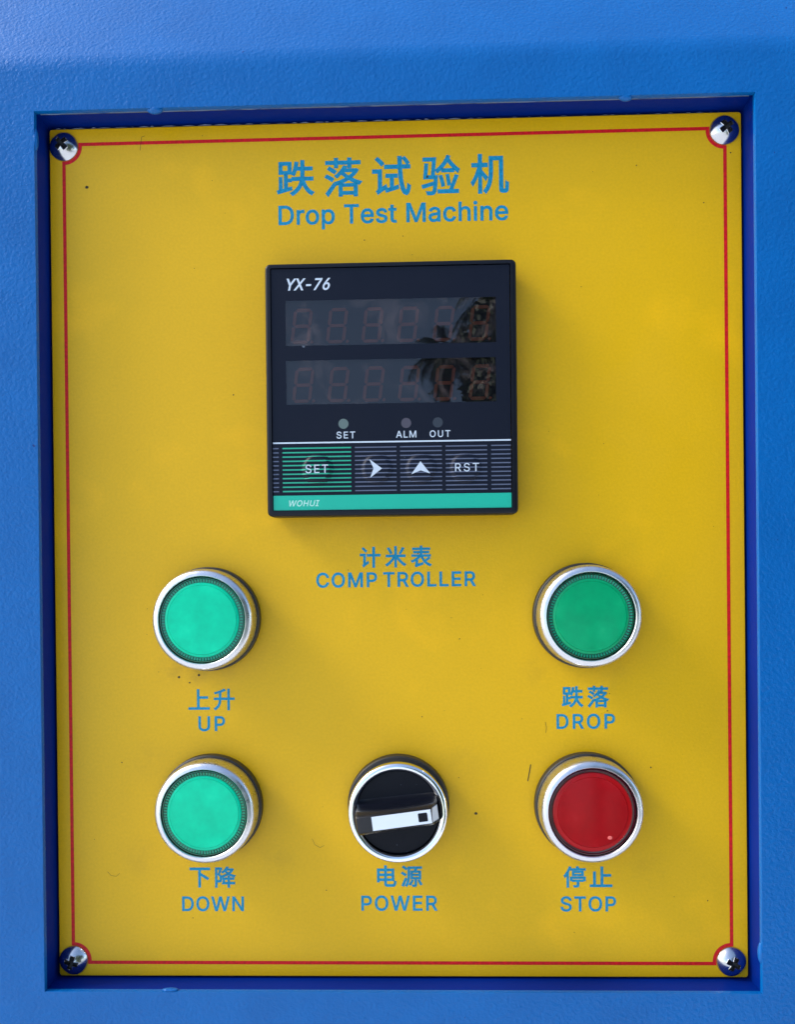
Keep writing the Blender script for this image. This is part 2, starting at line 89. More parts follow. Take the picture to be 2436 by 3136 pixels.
 'X': (474, ['18 -0 18 -0 18 -0 84.1 95 84.1 95 84.1 95 200.4 260.3 200.4 260.3 200.4 260.3 29.1 508.9 29.1 508.9 29.1 508.9 91.5 509.1 91.5 509.1 91.5 509.1 103.9 508.9 103.9 508.9 103.9 508.9 204.1 361.1 204.1 361.1 204.1 361.1 232.7 311.6 232.7 311.6 232.7 311.6 237.5 302.5 237.5 302.5 237.5 302.5 251.9 329.1 251.9 329.1 251.9 329.1 268.1 355.4 268.1 355.4 268.1 355.4 322.9 436.6 322.9 436.6 322.9 436.6 373.9 508.9 373.9 508.9 373.9 508.9 446.1 509 446.1 509 446.1 509 275.5 262.8 275.5 262.8 275.5 262.8 357 143.4 357 143.4 357 143.4 456 0 456 0 456 0 381.9 -0 381.9 -0 381.9 -0 336.9 64.4 336.9 64.4 336.9 64.4 322.1 86.1 322.1 86.1 322.1 86.1 292 129 292 129 292 129 258.9 179.9 258.9 179.9 258.9 179.9 237.4 217.9 237.4 217.9 237.4 217.9 225 196 225 196 225 196 182.1 129 182.1 129 182.1 129 106.5 21.5 106.5 21.5 106.5 21.5 90.9 0.1 90.9 0.1 90.9 0.1']),
 'Y': (472, ['203 -0 203 -0 203 -0 203.1 208 203.1 208 203.1 208 47.4 459 47.4 459 47.4 459 15.9 508.9 15.9 508.9 15.9 508.9 91.1 508.9 91.1 508.9 91.1 508.9 175.4 371.6 175.4 371.6 175.4 371.6 207.7 317.8 207.7 317.8 207.7 317.8 226.5 283.4 226.5 283.4 226.5 283.4 236.5 261.9 236.5 261.9 236.5 261.9 246.5 284.1 246.5 284.1 246.5 284.1 260.2 310.1 260.2 310.1 260.2 310.1 279.9 344.1 279.9 344.1 279.9 344.1 380.9 509.1 380.9 509.1 380.9 509.1 455 508.9 455 508.9 455 508.9 268.1 208.1 268.1 208.1 268.1 208.1 267.9 -0.1 267.9 -0.1 267.9 -0.1']),
 'a': (389, ['182 -9 160 -9 136 -9 114 -4 94 5 75 14 59 27 48 45 36 62 30 83 30 108 30 130 35 147 43 161 52 175 63 185 78 193 92 201 108 207 125 211 143 215 160 218 178 220 201 223 219 225 234 227 248 228 258 231 265 235 272 239 276 245 276 255 276 255 276 256 276 257 276 272 273 286 267 297 261 308 252 316 240 322 228 328 213 331 196 331 178 331 162 328 149 322 136 317 126 309 118 301 110 292 104 283 100 274 80 280 61 285 41 291 50 314 62 332 79 346 95 360 113 369 133 375 153 381 173 384 194 384 208 384 223 383 239 379 255 376 271 370 286 360 301 351 313 338 322 320 332 303 337 280 337 251 337 168 337 84 337 0 317 0 297 0 277 0 277 17 277 35 277 52 275 52 274 52 272 52 268 43 261 34 252 25 243 15 230 7 215 1 200 -5', '155 45 170 45 193 45 212 50 228 59 243 68 255 79 263 93 271 107 276 122 276 138 276 155 276 173 276 190 273 187 268 184 259 182 251 180 242 178 231 176 221 174 210 172 200 171 190 170 182 169 175 168 161 166 147 163 134 159 121 154 111 148 103 139 96 131 92 119 92 105 92 92 95 81 102 72 109 63 118 57 130 52 142 48']),
 'c': (396, ['226 -8 207 -8 173 -8 143 0 117 16 91 33 71 56 56 85 41 114 34 149 34 187 34 227 41 262 56 291 71 321 91 343 117 360 143 376 173 384 207 384 226 384 243 382 260 377 276 372 292 365 305 356 319 347 330 335 340 322 350 309 357 294 362 277 342 272 322 267 303 262 300 272 296 281 290 289 285 297 278 305 270 311 262 317 253 322 242 325 232 328 220 330 207 330 182 330 161 323 145 310 129 297 116 280 108 258 100 237 96 213 96 187 96 162 100 139 108 117 116 96 129 79 145 66 161 53 182 46 207 46 220 46 232 48 243 52 253 55 263 60 271 66 279 72 286 80 292 89 297 97 301 107 304 117 324 112 343 107 363 102 358 85 351 70 341 56 332 43 320 31 306 21 293 12 277 4 261 -1 244 -6']),
 'e': (404, ['212 -8 212 -8 212 -8 193.8 -7.2 193.8 -7.2 193.8 -7.2 176.6 -5.3 176.6 -5.3 176.6 -5.3 160.5 -2.1 160.5 -2.1 160.5 -2.1 145 2.7 145 2.7 145 2.7 130.4 8.6 130.4 8.6 130.4 8.6 117.1 16 117.1 16 117.1 16 104.1 24.9 104.1 24.9 104.1 24.9 92.2 34.9 92.2 34.9 92.2 34.9 81.6 46.1 81.6 46.1 81.6 46.1 72.1 58.1 72.1 58.1 72.1 58.1 63.5 71.1 63.5 71.1 63.5 71.1 55.9 84.9 55.9 84.9 55.9 84.9 49.2 100 49.2 100 49.2 100 43.6 115.5 43.6 115.5 43.6 115.5 39.3 132.2 39.3 132.2 39.3 132.2 36.3 149.8 36.3 149.8 36.3 149.8 34.5 168 34.5 168 34.5 168 34.1 186.9 34.1 186.9 34.1 186.9 34.5 206.1 34.5 206.1 34.5 206.1 36.2 224.3 36.2 224.3 36.2 224.3 39.4 241.8 39.4 241.8 39.4 241.8 43.4 258.5 43.4 258.5 43.4 258.5 48.6 274.8 48.6 274.8 48.6 274.8 54.9 289.9 54.9 289.9 54.9 289.9 62.4 304.1 62.4 304.1 62.4 304.1 70.9 317.1 70.9 317.1 70.9 317.1 80.5 329.5 80.5 329.5 80.5 329.5 91 340.4 91 340.4 91 340.4 102.5 350.2 102.5 350.2 102.5 350.2 115 358.9 115 358.9 115 358.9 128.4 366.9 128.4 366.9 128.4 366.9 142.2 373.1 142.2 373.1 142.2 373.1 157 377.8 157 377.8 157 377.8 172.3 381.4 172.3 381.4 172.3 381.4 188.5 383.2 188.5 383.2 188.5 383.2 205.1 384.1 205.1 384.1 205.1 384.1 215.3 383.8 215.3 383.8 215.3 383.8 235.9 381.7 235.9 381.7 235.9 381.7 255.9 377.3 255.9 377.3 255.9 377.3 266 374 266 374 266 374 275.4 370.3 275.4 370.3 275.4 370.3 293.7 360.4 293.7 360.4 293.7 360.4 302.4 354.6 302.4 354.6 302.4 354.6 310.8 348.1 310.8 348.1 310.8 348.1 318.9 341 318.9 341 318.9 341 326.6 333.2 326.6 333.2 326.6 333.2 333.8 324.5 333.8 324.5 333.8 324.5 340.7 314.9 340.7 314.9 340.7 314.9 346.8 304.6 346.8 304.6 346.8 304.6 352.2 293.6 352.2 293.6 352.2 293.6 356.9 282.1 356.9 282.1 356.9 282.1 361.1 269.5 361.1 269.5 361.1 269.5 364.7 256 364.7 256 364.7 256 367.4 241.7 367.4 241.7 367.4 241.7 369.5 226.5 369.5 226.5 369.5 226.5 370.5 210.8 370.5 210.8 370.5 210.8 371.1 190 371.1 190 371.1 190 371 168.9 371 168.9 371 168.9 96.2 169 96.2 169 96.2 169 96.3 164.3 96.3 164.3 96.3 164.3 97.7 151.4 97.7 151.4 97.7 151.4 99.6 138.9 99.6 138.9 99.6 138.9 102.3 127.3 102.3 127.3 102.3 127.3 105.7 116.3 105.7 116.3 105.7 116.3 109.9 106.1 109.9 106.1 109.9 106.1 115.4 96.7 115.4 96.7 115.4 96.7 121.3 88.3 121.3 88.3 121.3 88.3 127.9 80.5 127.9 80.5 127.9 80.5 135.1 73.4 135.1 73.4 135.1 73.4 142.8 66.7 142.8 66.7 142.8 66.7 151 61 151 61 151 61 159.7 56.4 159.7 56.4 159.7 56.4 169.3 52.8 169.3 52.8 169.3 52.8 179.2 49.9 179.2 49.9 179.2 49.9 189.7 47.5 189.7 47.5 189.7 47.5 200.7 46.4 200.7 46.4 200.7 46.4 212 45.9 212 45.9 212 45.9 227 46.6 227 46.6 227 46.6 234 47.5 234 47.5 234 47.5 247.5 50.7 247.5 50.7 247.5 50.7 259.8 55.3 259.8 55.3 259.8 55.3 265.6 57.9 265.6 57.9 265.6 57.9 270.9 61.1 270.9 61.1 270.9 61.1 280.9 68.7 280.9 68.7 280.9 68.7 293.4 82.7 293.4 82.7 293.4 82.7 300.3 93.3 300.3 93.3 300.3 93.3 305.9 104.9 305.9 104.9 305.9 104.9 344.9 96 344.9 96 344.9 96 364.9 90.9 364.9 90.9 364.9 90.9 361.7 81.4 361.7 81.4 361.7 81.4 357.6 71.9 357.6 71.9 357.6 71.9 353.1 63.1 353.1 63.1 353.1 63.1 347.8 54.9 347.8 54.9 347.8 54.9 341.8 46.7 341.8 46.7 341.8 46.7 335 38.9 335 38.9 335 38.9 327.8 31.8 327.8 31.8 327.8 31.8 319.7 25.3 319.7 25.3 319.7 25.3 311.4 19.3 311.4 19.3 311.4 19.3 292.7 8.6 292.7 8.6 292.7 8.6 283.1 4.1 283.1 4.1 283.1 4.1 272.4 0.2 272.4 0.2 272.4 0.2 249.4 -4.9 249.4 -4.9 249.4 -4.9 237.4 -6.8 237.4 -6.8 237.4 -6.8', '96.5 221 96.5 221 96.5 221 309 221.1 309 221.1 309 221.1 307 237.5 307 237.5 307 237.5 304.6 248.4 304.6 248.4 304.6 248.4 301.7 258.9 301.7 258.9 301.7 258.9 298.1 268.9 298.1 268.9 298.1 268.9 293.7 278.2 293.7 278.2 293.7 278.2 288.8 286.6 288.8 286.6 288.8 286.6 283 294.4 283 294.4 283 294.4 277 301.6 277 301.6 277 301.6 270.1 308.1 270.1 308.1 270.1 308.1 263 314 263 314 263 314 254.6 319.1 254.6 319.1 254.6 319.1 245.9 323.1 245.9 323.1 245.9 323.1 236.5 326.3 236.5 326.3 236.5 326.3 226.7 328.4 226.7 328.4 226.7 328.4 216.3 329.7 216.3 329.7 216.3 329.7 204.9 330 204.9 330 204.9 330 193.7 329.7 193.7 329.7 193.7 329.7 183.2 328.2 183.2 328.2 183.2 328.2 173.1 325.9 173.1 325.9 173.1 325.9 163.9 322.9 163.9 322.9 163.9 322.9 154.6 318.5 154.6 318.5 154.6 318.5 146 313 146 313 146 313 138.3 307.3 138.3 307.3 138.3 307.3 131.2 300.9 131.2 300.9 131.2 300.9 124.9 294 124.9 294 124.9 294 119 286.8 119 286.8 119 286.8 113.6 278.6 113.6 278.6 113.6 278.6 104.8 260.6 104.8 260.6 104.8 260.6 99 241.2 99 241.2 99 241.2 97.3 231.5 97.3 231.5 97.3 231.5']),
 'h': (410, ['113.9 151.3 113.9 151.3 113.9 151.3 114.1 -0 114.1 -0 114.1 -0 52.9 -0.1 52.9 -0.1 52.9 -0.1 53.1 508.9 53.1 508.9 53.1 508.9 103.6 509.1 103.6 509.1 103.6 509.1 113.9 508.9 113.9 508.9 113.9 508.9 114 315.6 114 315.6 114 315.6 115.5 318.6 115.5 318.6 115.5 318.6 123.7 332 123.7 332 123.7 332 132.5 343.5 132.5 343.5 132.5 343.5 141.8 353.8 141.8 353.8 141.8 353.8 152 362 152 362 152 362 163.2 369 163.2 369 163.2 369 175 374.2 175 374.2 175 374.2 187.3 378.6 187.3 378.6 187.3 378.6 200 381.5 200 381.5 200 381.5 213.2 383.4 213.2 383.4 213.2 383.4 226.9 384 226.9 384 226.9 384 239.6 383.7 239.6 383.7 239.6 383.7 251.8 382.4 251.8 382.4 251.8 382.4 263.7 380.2 263.7 380.2 263.7 380.2 274.8 377.3 274.8 377.3 274.8 377.3 285.2 373.6 285.2 373.6 285.2 373.6 294.9 369.1 294.9 369.1 294.9 369.1 304.6 363 304.6 363 304.6 363 313.5 356.3 313.5 356.3 313.5 356.3 321.4 348.7 321.4 348.7 321.4 348.7 328.7 340.3 328.7 340.3 328.7 340.3 335 331.2 335 331.2 335 331.2 340.9 321.1 340.9 321.1 340.9 321.1 346.2 309.7 346.2 309.7 346.2 309.7 349.9 297.4 349.9 297.4 349.9 297.4 353 284.6 353 284.6 353 284.6 355.3 270.9 355.3 270.9 355.3 270.9 356.5 255.8 356.5 255.8 356.5 255.8 357 239.9 357 239.9 357 239.9 357.1 0.1 357.1 0.1 357.1 0.1 295.9 -0.1 295.9 -0.1 295.9 -0.1 296.1 235 296.1 235 296.1 235 295.3 249.4 295.3 249.4 295.3 249.4 293.5 262.5 293.5 262.5 293.5 262.5 290.2 274.8 290.2 274.8 290.2 274.8 285.6 285.7 285.6 285.7 285.6 285.7 280 295.3 280 295.3 280 295.3 273.1 304 273.1 304 273.1 304 265 311.8 265 311.8 265 311.8 255.9 318.1 255.9 318.1 255.9 318.1 246 323 246 323 246 323 234.9 326.4 234.9 326.4 234.9 326.4 223.1 328.4 223.1 328.4 223.1 328.4 210.1 328.9 210.1 328.9 210.1 328.9 201.1 328.7 201.1 328.7 201.1 328.7 192.5 327.6 192.5 327.6 192.5 327.6 183.9 325.9 183.9 325.9 183.9 325.9 176 323.6 176 323.6 176 323.6 168.1 320.6 168.1 320.6 168.1 320.6 153.7 312.8 153.7 312.8 153.7 312.8 147.2 308 147.2 308 147.2 308 141.1 302.8 141.1 302.8 141.1 302.8 135.8 296.8 135.8 296.8 135.8 296.8 125.9 283 125.9 283 125.9 283 122.3 274.9 122.3 274.9 122.3 274.9 119.2 266.2 119.2 266.2 119.2 266.2 116.9 257.1 116.9 257.1 116.9 257.1 114.3 237.7 114.3 237.7 114.3 237.7']),
 'i': (167, ['73 0 53 0 53 126 53 253 53 379 73 379 93 379 114 379 114 253 114 126 114 0 93 0', '95 443 84 443 72 443 62 447 54 455 45 462 41 472 41 483 41 494 45 504 54 512 62 520 72 524 84 524 95 524 106 520 114 512 122 504 126 494 126 483 126 472 122 462 114 455 106 447']),
 'n': (410, ['113.9 151.3 113.9 151.3 113.9 151.3 114.1 -0 114.1 -0 114.1 -0 52.9 -0.1 52.9 -0.1 52.9 -0.1 53.1 378.9 53.1 378.9 53.1 378.9 102 379.1 102 379.1 102 379.1 111.9 378.9 111.9 378.9 111.9 378.9 112 311.4 112 311.4 112 311.4 115.5 318.6 115.5 318.6 115.5 318.6 123.7 332 123.7 332 123.7 332 132.5 343.5 132.5 343.5 132.5 343.5 141.8 353.8 141.8 353.8 141.8 353.8 152 362 152 362 152 362 163.2 369 163.2 369 163.2 369 175 374.2 175 374.2 175 374.2 187.3 378.6 187.3 378.6 187.3 378.6 200 381.5 200 381.5 200 381.5 213.2 383.4 213.2 383.4 213.2 383.4 226.9 384 226.9 384 226.9 384 239.6 383.7 239.6 383.7 239.6 383.7 251.8 382.4 251.8 382.4 251.8 382.4 263.7 380.2 263.7 380.2 263.7 380.2 274.8 377.3 274.8 377.3 274.8 377.3 285.2 373.6 285.2 373.6 285.2 373.6 294.9 369.1 294.9 369.1 294.9 369.1 304.2 363 304.2 363 304.2 363 313 356.3 313 356.3 313 356.3 321.1 348.7 321.1 348.7 321.1 348.7 328.5 340.3 328.5 340.3 328.5 340.3 335 331.2 335 331.2 335 331.2 340.9 321.1 340.9 321.1 340.9 321.1 346.2 309.7 346.2 309.7 346.2 309.7 349.9 297.4 349.9 297.4 349.9 297.4 353 284.6 353 284.6 353 284.6 355.3 270.9 355.3 270.9 355.3 270.9 356.5 255.8 356.5 255.8 356.5 255.8 357 239.9 357 239.9 357 239.9 357.1 0.1 357.1 0.1 357.1 0.1 295.9 -0.1 295.9 -0.1 295.9 -0.1 296.1 235 296.1 235 296.1 235 295.3 249.4 295.3 249.4 295.3 249.4 293.5 262.5 293.5 262.5 293.5 262.5 290.2 274.8 290.2 274.8 290.2 274.8 285.6 285.7 285.6 285.7 285.6 285.7 280 295.3 280 295.3 280 295.3 273.1 304 273.1 304 273.1 304 265 311.8 265 311.8 265 311.8 255.9 318.1 255.9 318.1 255.9 318.1 246 323 246 323 246 323 234.9 326.4 234.9 326.4 234.9 326.4 223.1 328.4 223.1 328.4 223.1 328.4 210.1 328.9 210.1 328.9 210.1 328.9 201.1 328.7 201.1 328.7 201.1 328.7 192.5 327.6 192.5 327.6 192.5 327.6 183.9 325.9 183.9 325.9 183.9 325.9 176 323.6 176 323.6 176 323.6 168.1 320.6 168.1 320.6 168.1 320.6 153.7 312.8 153.7 312.8 153.7 312.8 147.2 308 147.2 308 147.2 308 141.1 302.8 141.1 302.8 141.1 302.8 135.8 296.8 135.8 296.8 135.8 296.8 125.9 283 125.9 283 125.9 283 122.3 274.9 122.3 274.9 122.3 274.9 119.2 266.2 119.2 266.2 119.2 266.2 116.9 257.1 116.9 257.1 116.9 257.1 114.3 237.7 114.3 237.7 114.3 237.7']),
 'o': (415, ['242 -8 207 -8 173 -8 143 0 117 16 91 33 71 56 56 85 41 114 34 149 34 187 34 227 41 262 56 291 71 321 91 343 117 360 143 376 173 384 207 384 242 384 273 376 299 360 325 343 345 321 359 291 374 262 381 227 381 187 381 149 374 114 359 85 345 56 325 33 299 16 273 0', '182 46 207 46 233 46 254 53 270 66 287 79 299 96 307 117 315 139 319 162 319 187 319 213 315 236 307 258 299 280 287 297 270 310 254 323 233 330 207 330 182 330 161 323 145 310 129 297 116 280 108 258 100 237 96 213 96 187 96 162 100 139 108 117 116 96 129 79 145 66 161 53']),
 'p': (424, ['53 -143 53 -143 53 -143 53.1 379 53.1 379 53.1 379 111.9 378.9 111.9 378.9 111.9 378.9 112.1 318.9 112.1 318.9 112.1 318.9 117 319.1 117 319.1 117 319.1 117.9 318.9 117.9 318.9 117.9 318.9 129.6 336.3 129.6 336.3 129.6 336.3 141.4 351.1 141.4 351.1 141.4 351.1 146.1 355.7 146.1 355.7 146.1 355.7 157.7 364.8 157.7 364.8 157.7 364.8 171.1 373.1 171.1 373.1 171.1 373.1 178.8 376.6 178.8 376.6 178.8 376.6 187.2 379.4 187.2 379.4 187.2 379.4 196.7 381.5 196.7 381.5 196.7 381.5 217.4 383.8 217.4 383.8 217.4 383.8 229 384 229 384 229 384 244.6 383.5 244.6 383.5 244.6 383.5 259.7 381.2 259.7 381.2 259.7 381.2 274.1 378.1 274.1 378.1 274.1 378.1 287.6 373.5 287.6 373.5 287.6 373.5 300.6 367.9 300.6 367.9 300.6 367.9 312.9 361 312.9 361 312.9 361 324.5 352.5 324.5 352.5 324.5 352.5 335.2 342.8 335.2 342.8 335.2 342.8 345.3 331.9 345.3 331.9 345.3 331.9 354.4 319.9 354.4 319.9 354.4 319.9 362.7 307 362.7 307 362.7 307 369.9 293.1 369.9 293.1 369.9 293.1 376 277.6 376 277.6 376 277.6 381.1 261.6 381.1 261.6 381.1 261.6 384.9 244.7 384.9 244.7 384.9 244.7 387.8 227 387.8 227 387.8 227 389.3 208.7 389.3 208.7 389.3 208.7 389.9 189.1 389.9 189.1 389.9 189.1 389.6 169.4 389.6 169.4 389.6 169.4 387.6 150.5 387.6 150.5 387.6 150.5 384.8 132.7 384.8 132.7 384.8 132.7 381 115.8 381 115.8 381 115.8 376 99.3 376 99.3 376 99.3 370 83.9 370 83.9 370 83.9 362.5 70 362.5 70 362.5 70 354.4 56.9 354.4 56.9 354.4 56.9 345.2 45.2 345.2 45.2 345.2 45.2 335.4 34.3 335.4 34.3 335.4 34.3 324.7 24.5 324.7 24.5 324.7 24.5 313.1 16.1 313.1 16.1 313.1 16.1 300.8 8.7 300.8 8.7 300.8 8.7 287.5 2.5 287.5 2.5 287.5 2.5 274 -2.1 274 -2.1 274 -2.1 259.7 -5.5 259.7 -5.5 259.7 -5.5 244.8 -7.4 244.8 -7.4 244.8 -7.4 228.9 -8.1 228.9 -8.1 228.9 -8.1 207.3 -6.8 207.3 -6.8 207.3 -6.8 197.6 -4.9 197.6 -4.9 197.6 -4.9 188.6 -2.5 188.6 -2.5 188.6 -2.5 180.3 0.5 180.3 0.5 180.3 0.5 165.8 8.1 165.8 8.1 165.8 8.1 159.2 12.2 159.2 12.2 159.2 12.2 147.2 21.4 147.2 21.4 147.2 21.4 142.4 26 142.4 26 142.4 26 138.1 31 138.1 31 138.1 31 118.1 58.9 118.1 58.9 118.1 58.9 114 59 114 59 114 59 113.9 -143 113.9 -143 113.9 -143', '220 47 220 47 220 47 231.6 47.5 231.6 47.5 231.6 47.5 242.3 49 242.3 49 242.3 49 252.5 51.5 252.5 51.5 252.5 51.5 261.9 55.4 261.9 55.4 261.9 55.4 270.6 60 270.6 60 270.6 60 279.1 65.9 279.1 65.9 279.1 65.9 294 79.6 294 79.6 294 79.6 300.4 87.7 300.4 87.7 300.4 87.7 306.3 96.8 306.3 96.8 306.3 96.8 311.7 106.5 311.7 106.5 311.7 106.5 316.1 117.1 316.1 117.1 316.1 117.1 319.8 127.9 319.8 127.9 319.8 127.9 322.8 138.9 322.8 138.9 322.8 138.9 326.7 163 326.7 163 326.7 163 327.6 175.9 327.6 175.9 327.6 175.9 328 188.9 328 188.9 328 188.9 327.6 202.2 327.6 202.2 327.6 202.2 326.7 215 326.7 215 326.7 215 325 227.2 325 227.2 325 227.2 322.6 238.9 322.6 238.9 322.6 238.9 319.6 250.3 319.6 250.3 319.6 250.3 315.9 261.1 315.9 261.1 315.9 261.1 311.7 271.1 311.7 271.1 311.7 271.1 306.7 280.6 306.7 280.6 306.7 280.6 301 289.4 301 289.4 301 289.4 294.7 297.5 294.7 297.5 294.7 297.5 287.7 304.5 287.7 304.5 287.7 304.5 280 311 280 311 280 311 271.5 316.9 271.5 316.9 271.5 316.9 262.7 321.8 262.7 321.8 262.7 321.8 252.9 325.5 252.9 325.5 252.9 325.5 242.7 327.8 242.7 327.8 242.7 327.8 231.7 329.4 231.7 329.4 231.7 329.4 220 329.9 220 329.9 220 329.9 208.6 329.6 208.6 329.6 208.6 329.6 197.9 327.9 197.9 327.9 197.9 327.9 187.8 325.4 187.8 325.4 187.8 325.4 178.4 322.1 178.4 322.1 178.4 322.1 169.4 317.5 169.4 317.5 169.4 317.5 161.1 312 161.1 312 161.1 312 153.2 305.7 153.2 305.7 153.2 305.7 146.3 298.6 146.3 298.6 146.3 298.6 139.9 290.8 139.9 290.8 139.9 290.8 134.2 282.4 134.2 282.4 134.2 282.4 129.4 273.1 129.4 273.1 129.4 273.1 124.9 263.1 124.9 263.1 124.9 263.1 121.2 252.2 121.2 252.2 121.2 252.2 118.4 240.8 118.4 240.8 118.4 240.8 116.1 228.7 116.1 228.7 116.1 228.7 114.3 215.9 114.3 215.9 114.3 215.9 113.3 202.8 113.3 202.8 113.3 202.8 112.9 188.9 112.9 188.9 112.9 188.9 114.4 162.1 114.4 162.1 114.4 162.1 118.2 137.4 118.2 137.4 118.2 137.4 121.4 125.7 121.4 125.7 121.4 125.7 124.9 114.9 124.9 114.9 124.9 114.9 129.4 105 129.4 105 129.4 105 134.5 95.3 134.5 95.3 134.5 95.3 140.6 86.6 140.6 86.6 140.6 86.6 147.2 78.8 147.2 78.8 147.2 78.8 154.4 71.5 154.4 71.5 154.4 71.5 162 64.9 162 64.9 162 64.9 170.3 59.5 170.3 59.5 170.3 59.5 179 55 179 55 179 55 188.5 51.5 188.5 51.5 188.5 51.5 198.4 49.1 198.4 49.1 198.4 49.1 208.7 47.5 208.7 47.5 208.7 47.5']),
 'r': (259, ['73 0 53 0 53 126 53 253 53 379 72 379 92 379 112 379 112 360 112 340 112 321 113 321 114 321 115 321 122 340 135 355 152 367 170 379 190 385 213 385 218 385 223 385 229 384 235 384 240 384 243 384 243 363 243 343 243 322 242 323 237 323 230 324 223 325 215 326 207 326 189 326 173 322 159 315 145 307 134 297 126 284 118 270 114 255 114 237 114 158 114 79 114 0 93 0']),
 's': (365, ['211 -8 182 -8 156 -8 133 -4 112 3 92 11 75 23 62 38 49 53 40 72 36 94 55 98 74 102 94 107 99 86 109 70 124 60 139 50 158 45 181 45 208 45 229 51 244 62 260 74 268 87 268 103 268 116 263 127 254 136 245 144 231 151 212 155 191 160 170 165 149 170 115 178 89 191 72 208 55 225 47 247 47 274 47 296 53 315 65 332 77 348 94 361 115 370 136 380 160 384 187 384 213 384 235 380 254 372 272 365 287 353 299 339 310 325 319 309 324 290 305 286 287 281 268 277 263 292 255 304 243 316 230 327 212 333 187 333 165 333 146 327 131 317 116 306 109 293 109 277 109 263 114 252 124 243 134 235 150 228 172 223 191 218 210 214 229 209 264 201 290 188 306 171 323 154 331 133 331 107 331 84 325 64 312 47 300 30 282 16 260 6 237 -3']),
 't': (227, ['204 379 204 379 204 379 204.1 327 204.1 327 204.1 327 125.9 327 125.9 327 125.9 327 126.2 89.9 126.2 89.9 126.2 89.9 126.9 82.6 126.9 82.6 126.9 82.6 128.4 76.2 128.4 76.2 128.4 76.2 130.4 70.2 130.4 70.2 130.4 70.2 132.8 65.4 132.8 65.4 132.8 65.4 136 61 136 61 136 61 139.8 57.9 139.8 57.9 139.8 57.9 144.4 54.9 144.4 54.9 144.4 54.9 149.7 52.8 149.7 52.8 149.7 52.8 155.6 51.2 155.6 51.2 155.6 51.2 162.4 50.3 162.4 50.3 162.4 50.3 179.4 50.2 179.4 50.2 179.4 50.2 196.8 52.9 196.8 52.9 196.8 52.9 201.9 54.1 201.9 54.1 201.9 54.1 213 1.9 213 1.9 213 1.9 196 -2.5 196 -2.5 196 -2.5 176 -4.1 176 -4.1 176 -4.1 167.9 -4.1 167.9 -4.1 167.9 -4.1 152.5 -3.3 152.5 -3.3 152.5 -3.3 138 -1.4 138 -1.4 138 -1.4 124.7 2.3 124.7 2.3 124.7 2.3 112.6 7.1 112.6 7.1 112.6 7.1 101.5 13.4 101.5 13.4 101.5 13.4 92.1 21 92.1 21 92.1 21 83.8 30.1 83.8 30.1 83.8 30.1 77.1 40.2 77.1 40.2 77.1 40.2 71.8 51.8 71.8 51.8 71.8 51.8 67.9 64.4 67.9 64.4 67.9 64.4 65.8 78 65.8 78 65.8 78 65.1 93 65.1 93 65.1 93 64.9 327.1 64.9 327.1 64.9 327.1 5.9 326.9 5.9 326.9 5.9 326.9 6.1 378.9 6.1 378.9 6.1 378.9 65 379 65 379 65 379 64.9 470.9 64.9 470.9 64.9 470.9 126 470.9 126 470.9 126 470.9 126 378.9 126 378.9 126 378.9']),
 '上': (1000, ['453 825 427 825 427 564 427 304 427 43 302 43 176 43 51 43 51 18 51 -7 51 -32 351 -32 650 -32 950 -32 950 -7 950 18 950 43 802 43 654 43 506 43 506 176 506 308 506 441 631 441 756 441 881 441 881 466 881 491 881 516 756 516 631 516 506 516 506 619 506 722 506 825 480 825']),
 '下': (1000, ['352 766 55 766 55 741 55 716 55 691 184 691 312 691 441 691 441 434 441 178 441 -79 467 -79 494 -79 520 -79 520 98 520 274 520 451 635 389 769 306 839 250 857 273 874 295 892 318 812 379 653 469 534 527 529 522 525 516 520 511 520 571 520 631 520 691 662 691 804 691 946 691 946 716 946 741 946 766 649 766']),
 '停': (1000, ['467 550 467 578 576 578 686 578 795 578 795 550 795 522 795 494 686 494 576 494 467 494 467 522', '554 632 398 632 398 568 398 504 398 440 554 440 711 440 867 440 867 504 867 568 867 632 711 632', '523 377 309 377 309 323 309 268 309 214 331 214 353 214 375 214 375 248 375 281 375 315 544 315 714 315 883 315 883 281 883 248 883 214 906 214 928 214 951 214 951 268 951 323 951 377 737 377', '587 832 564 825 578 803 592 775 603 750 510 750 418 750 325 750 325 729 325 707 325 686 534 686 742 686 951 686 951 707 951 729 951 750 862 750 773 750 684 750 672 779 651 817 632 845 609 838', '552 240 398 240 398 220 398 199 398 179 463 179 529 179 594 179 594 121 594 63 594 5 594 -7 590 -12 574 -12 559 -12 503 -12 443 -11 453 -30 463 -56 467 -76 545 -76 596 -76 629 -67 661 -56 669 -36 669 3 669 62 669 120 669 179 733 179 796 179 860 179 860 199 860 220 860 240 706 240', '286 831 263 838 211 687 124 537 32 439 45 422 66 383 74 365 103 397 132 434 159 475 159 290 159 106 159 -79 182 -79 205 -79 228 -79 228 143 228 366 228 588 268 661 303 739 332 817 309 824']),
 '升': (1000, ['515 805 496 825 396 765 218 709 60 672 70 656 82 629 86 611 148 625 213 641 277 660 277 586 277 511 277 437 201 437 126 437 50 437 50 413 50 388 50 364 125 364 201 364 276 364 268 220 227 79 40 -25 58 -38 84 -64 95 -82 299 35 344 198 352 364 454 364 556 364 658 364 658 216 658 68 658 -80 683 -80 709 -80 734 -80 734 68 734 216 734 364 806 364 879 364 951 364 951 388 951 413 951 437 879 437 806 437 734 437 734 565 734 693 734 821 709 821 683 821 658 821 658 693 658 565 658 437 556 437 455 437 353 437 353 519 353 601 353 683 427 707 496 734 552 764 533 784']),
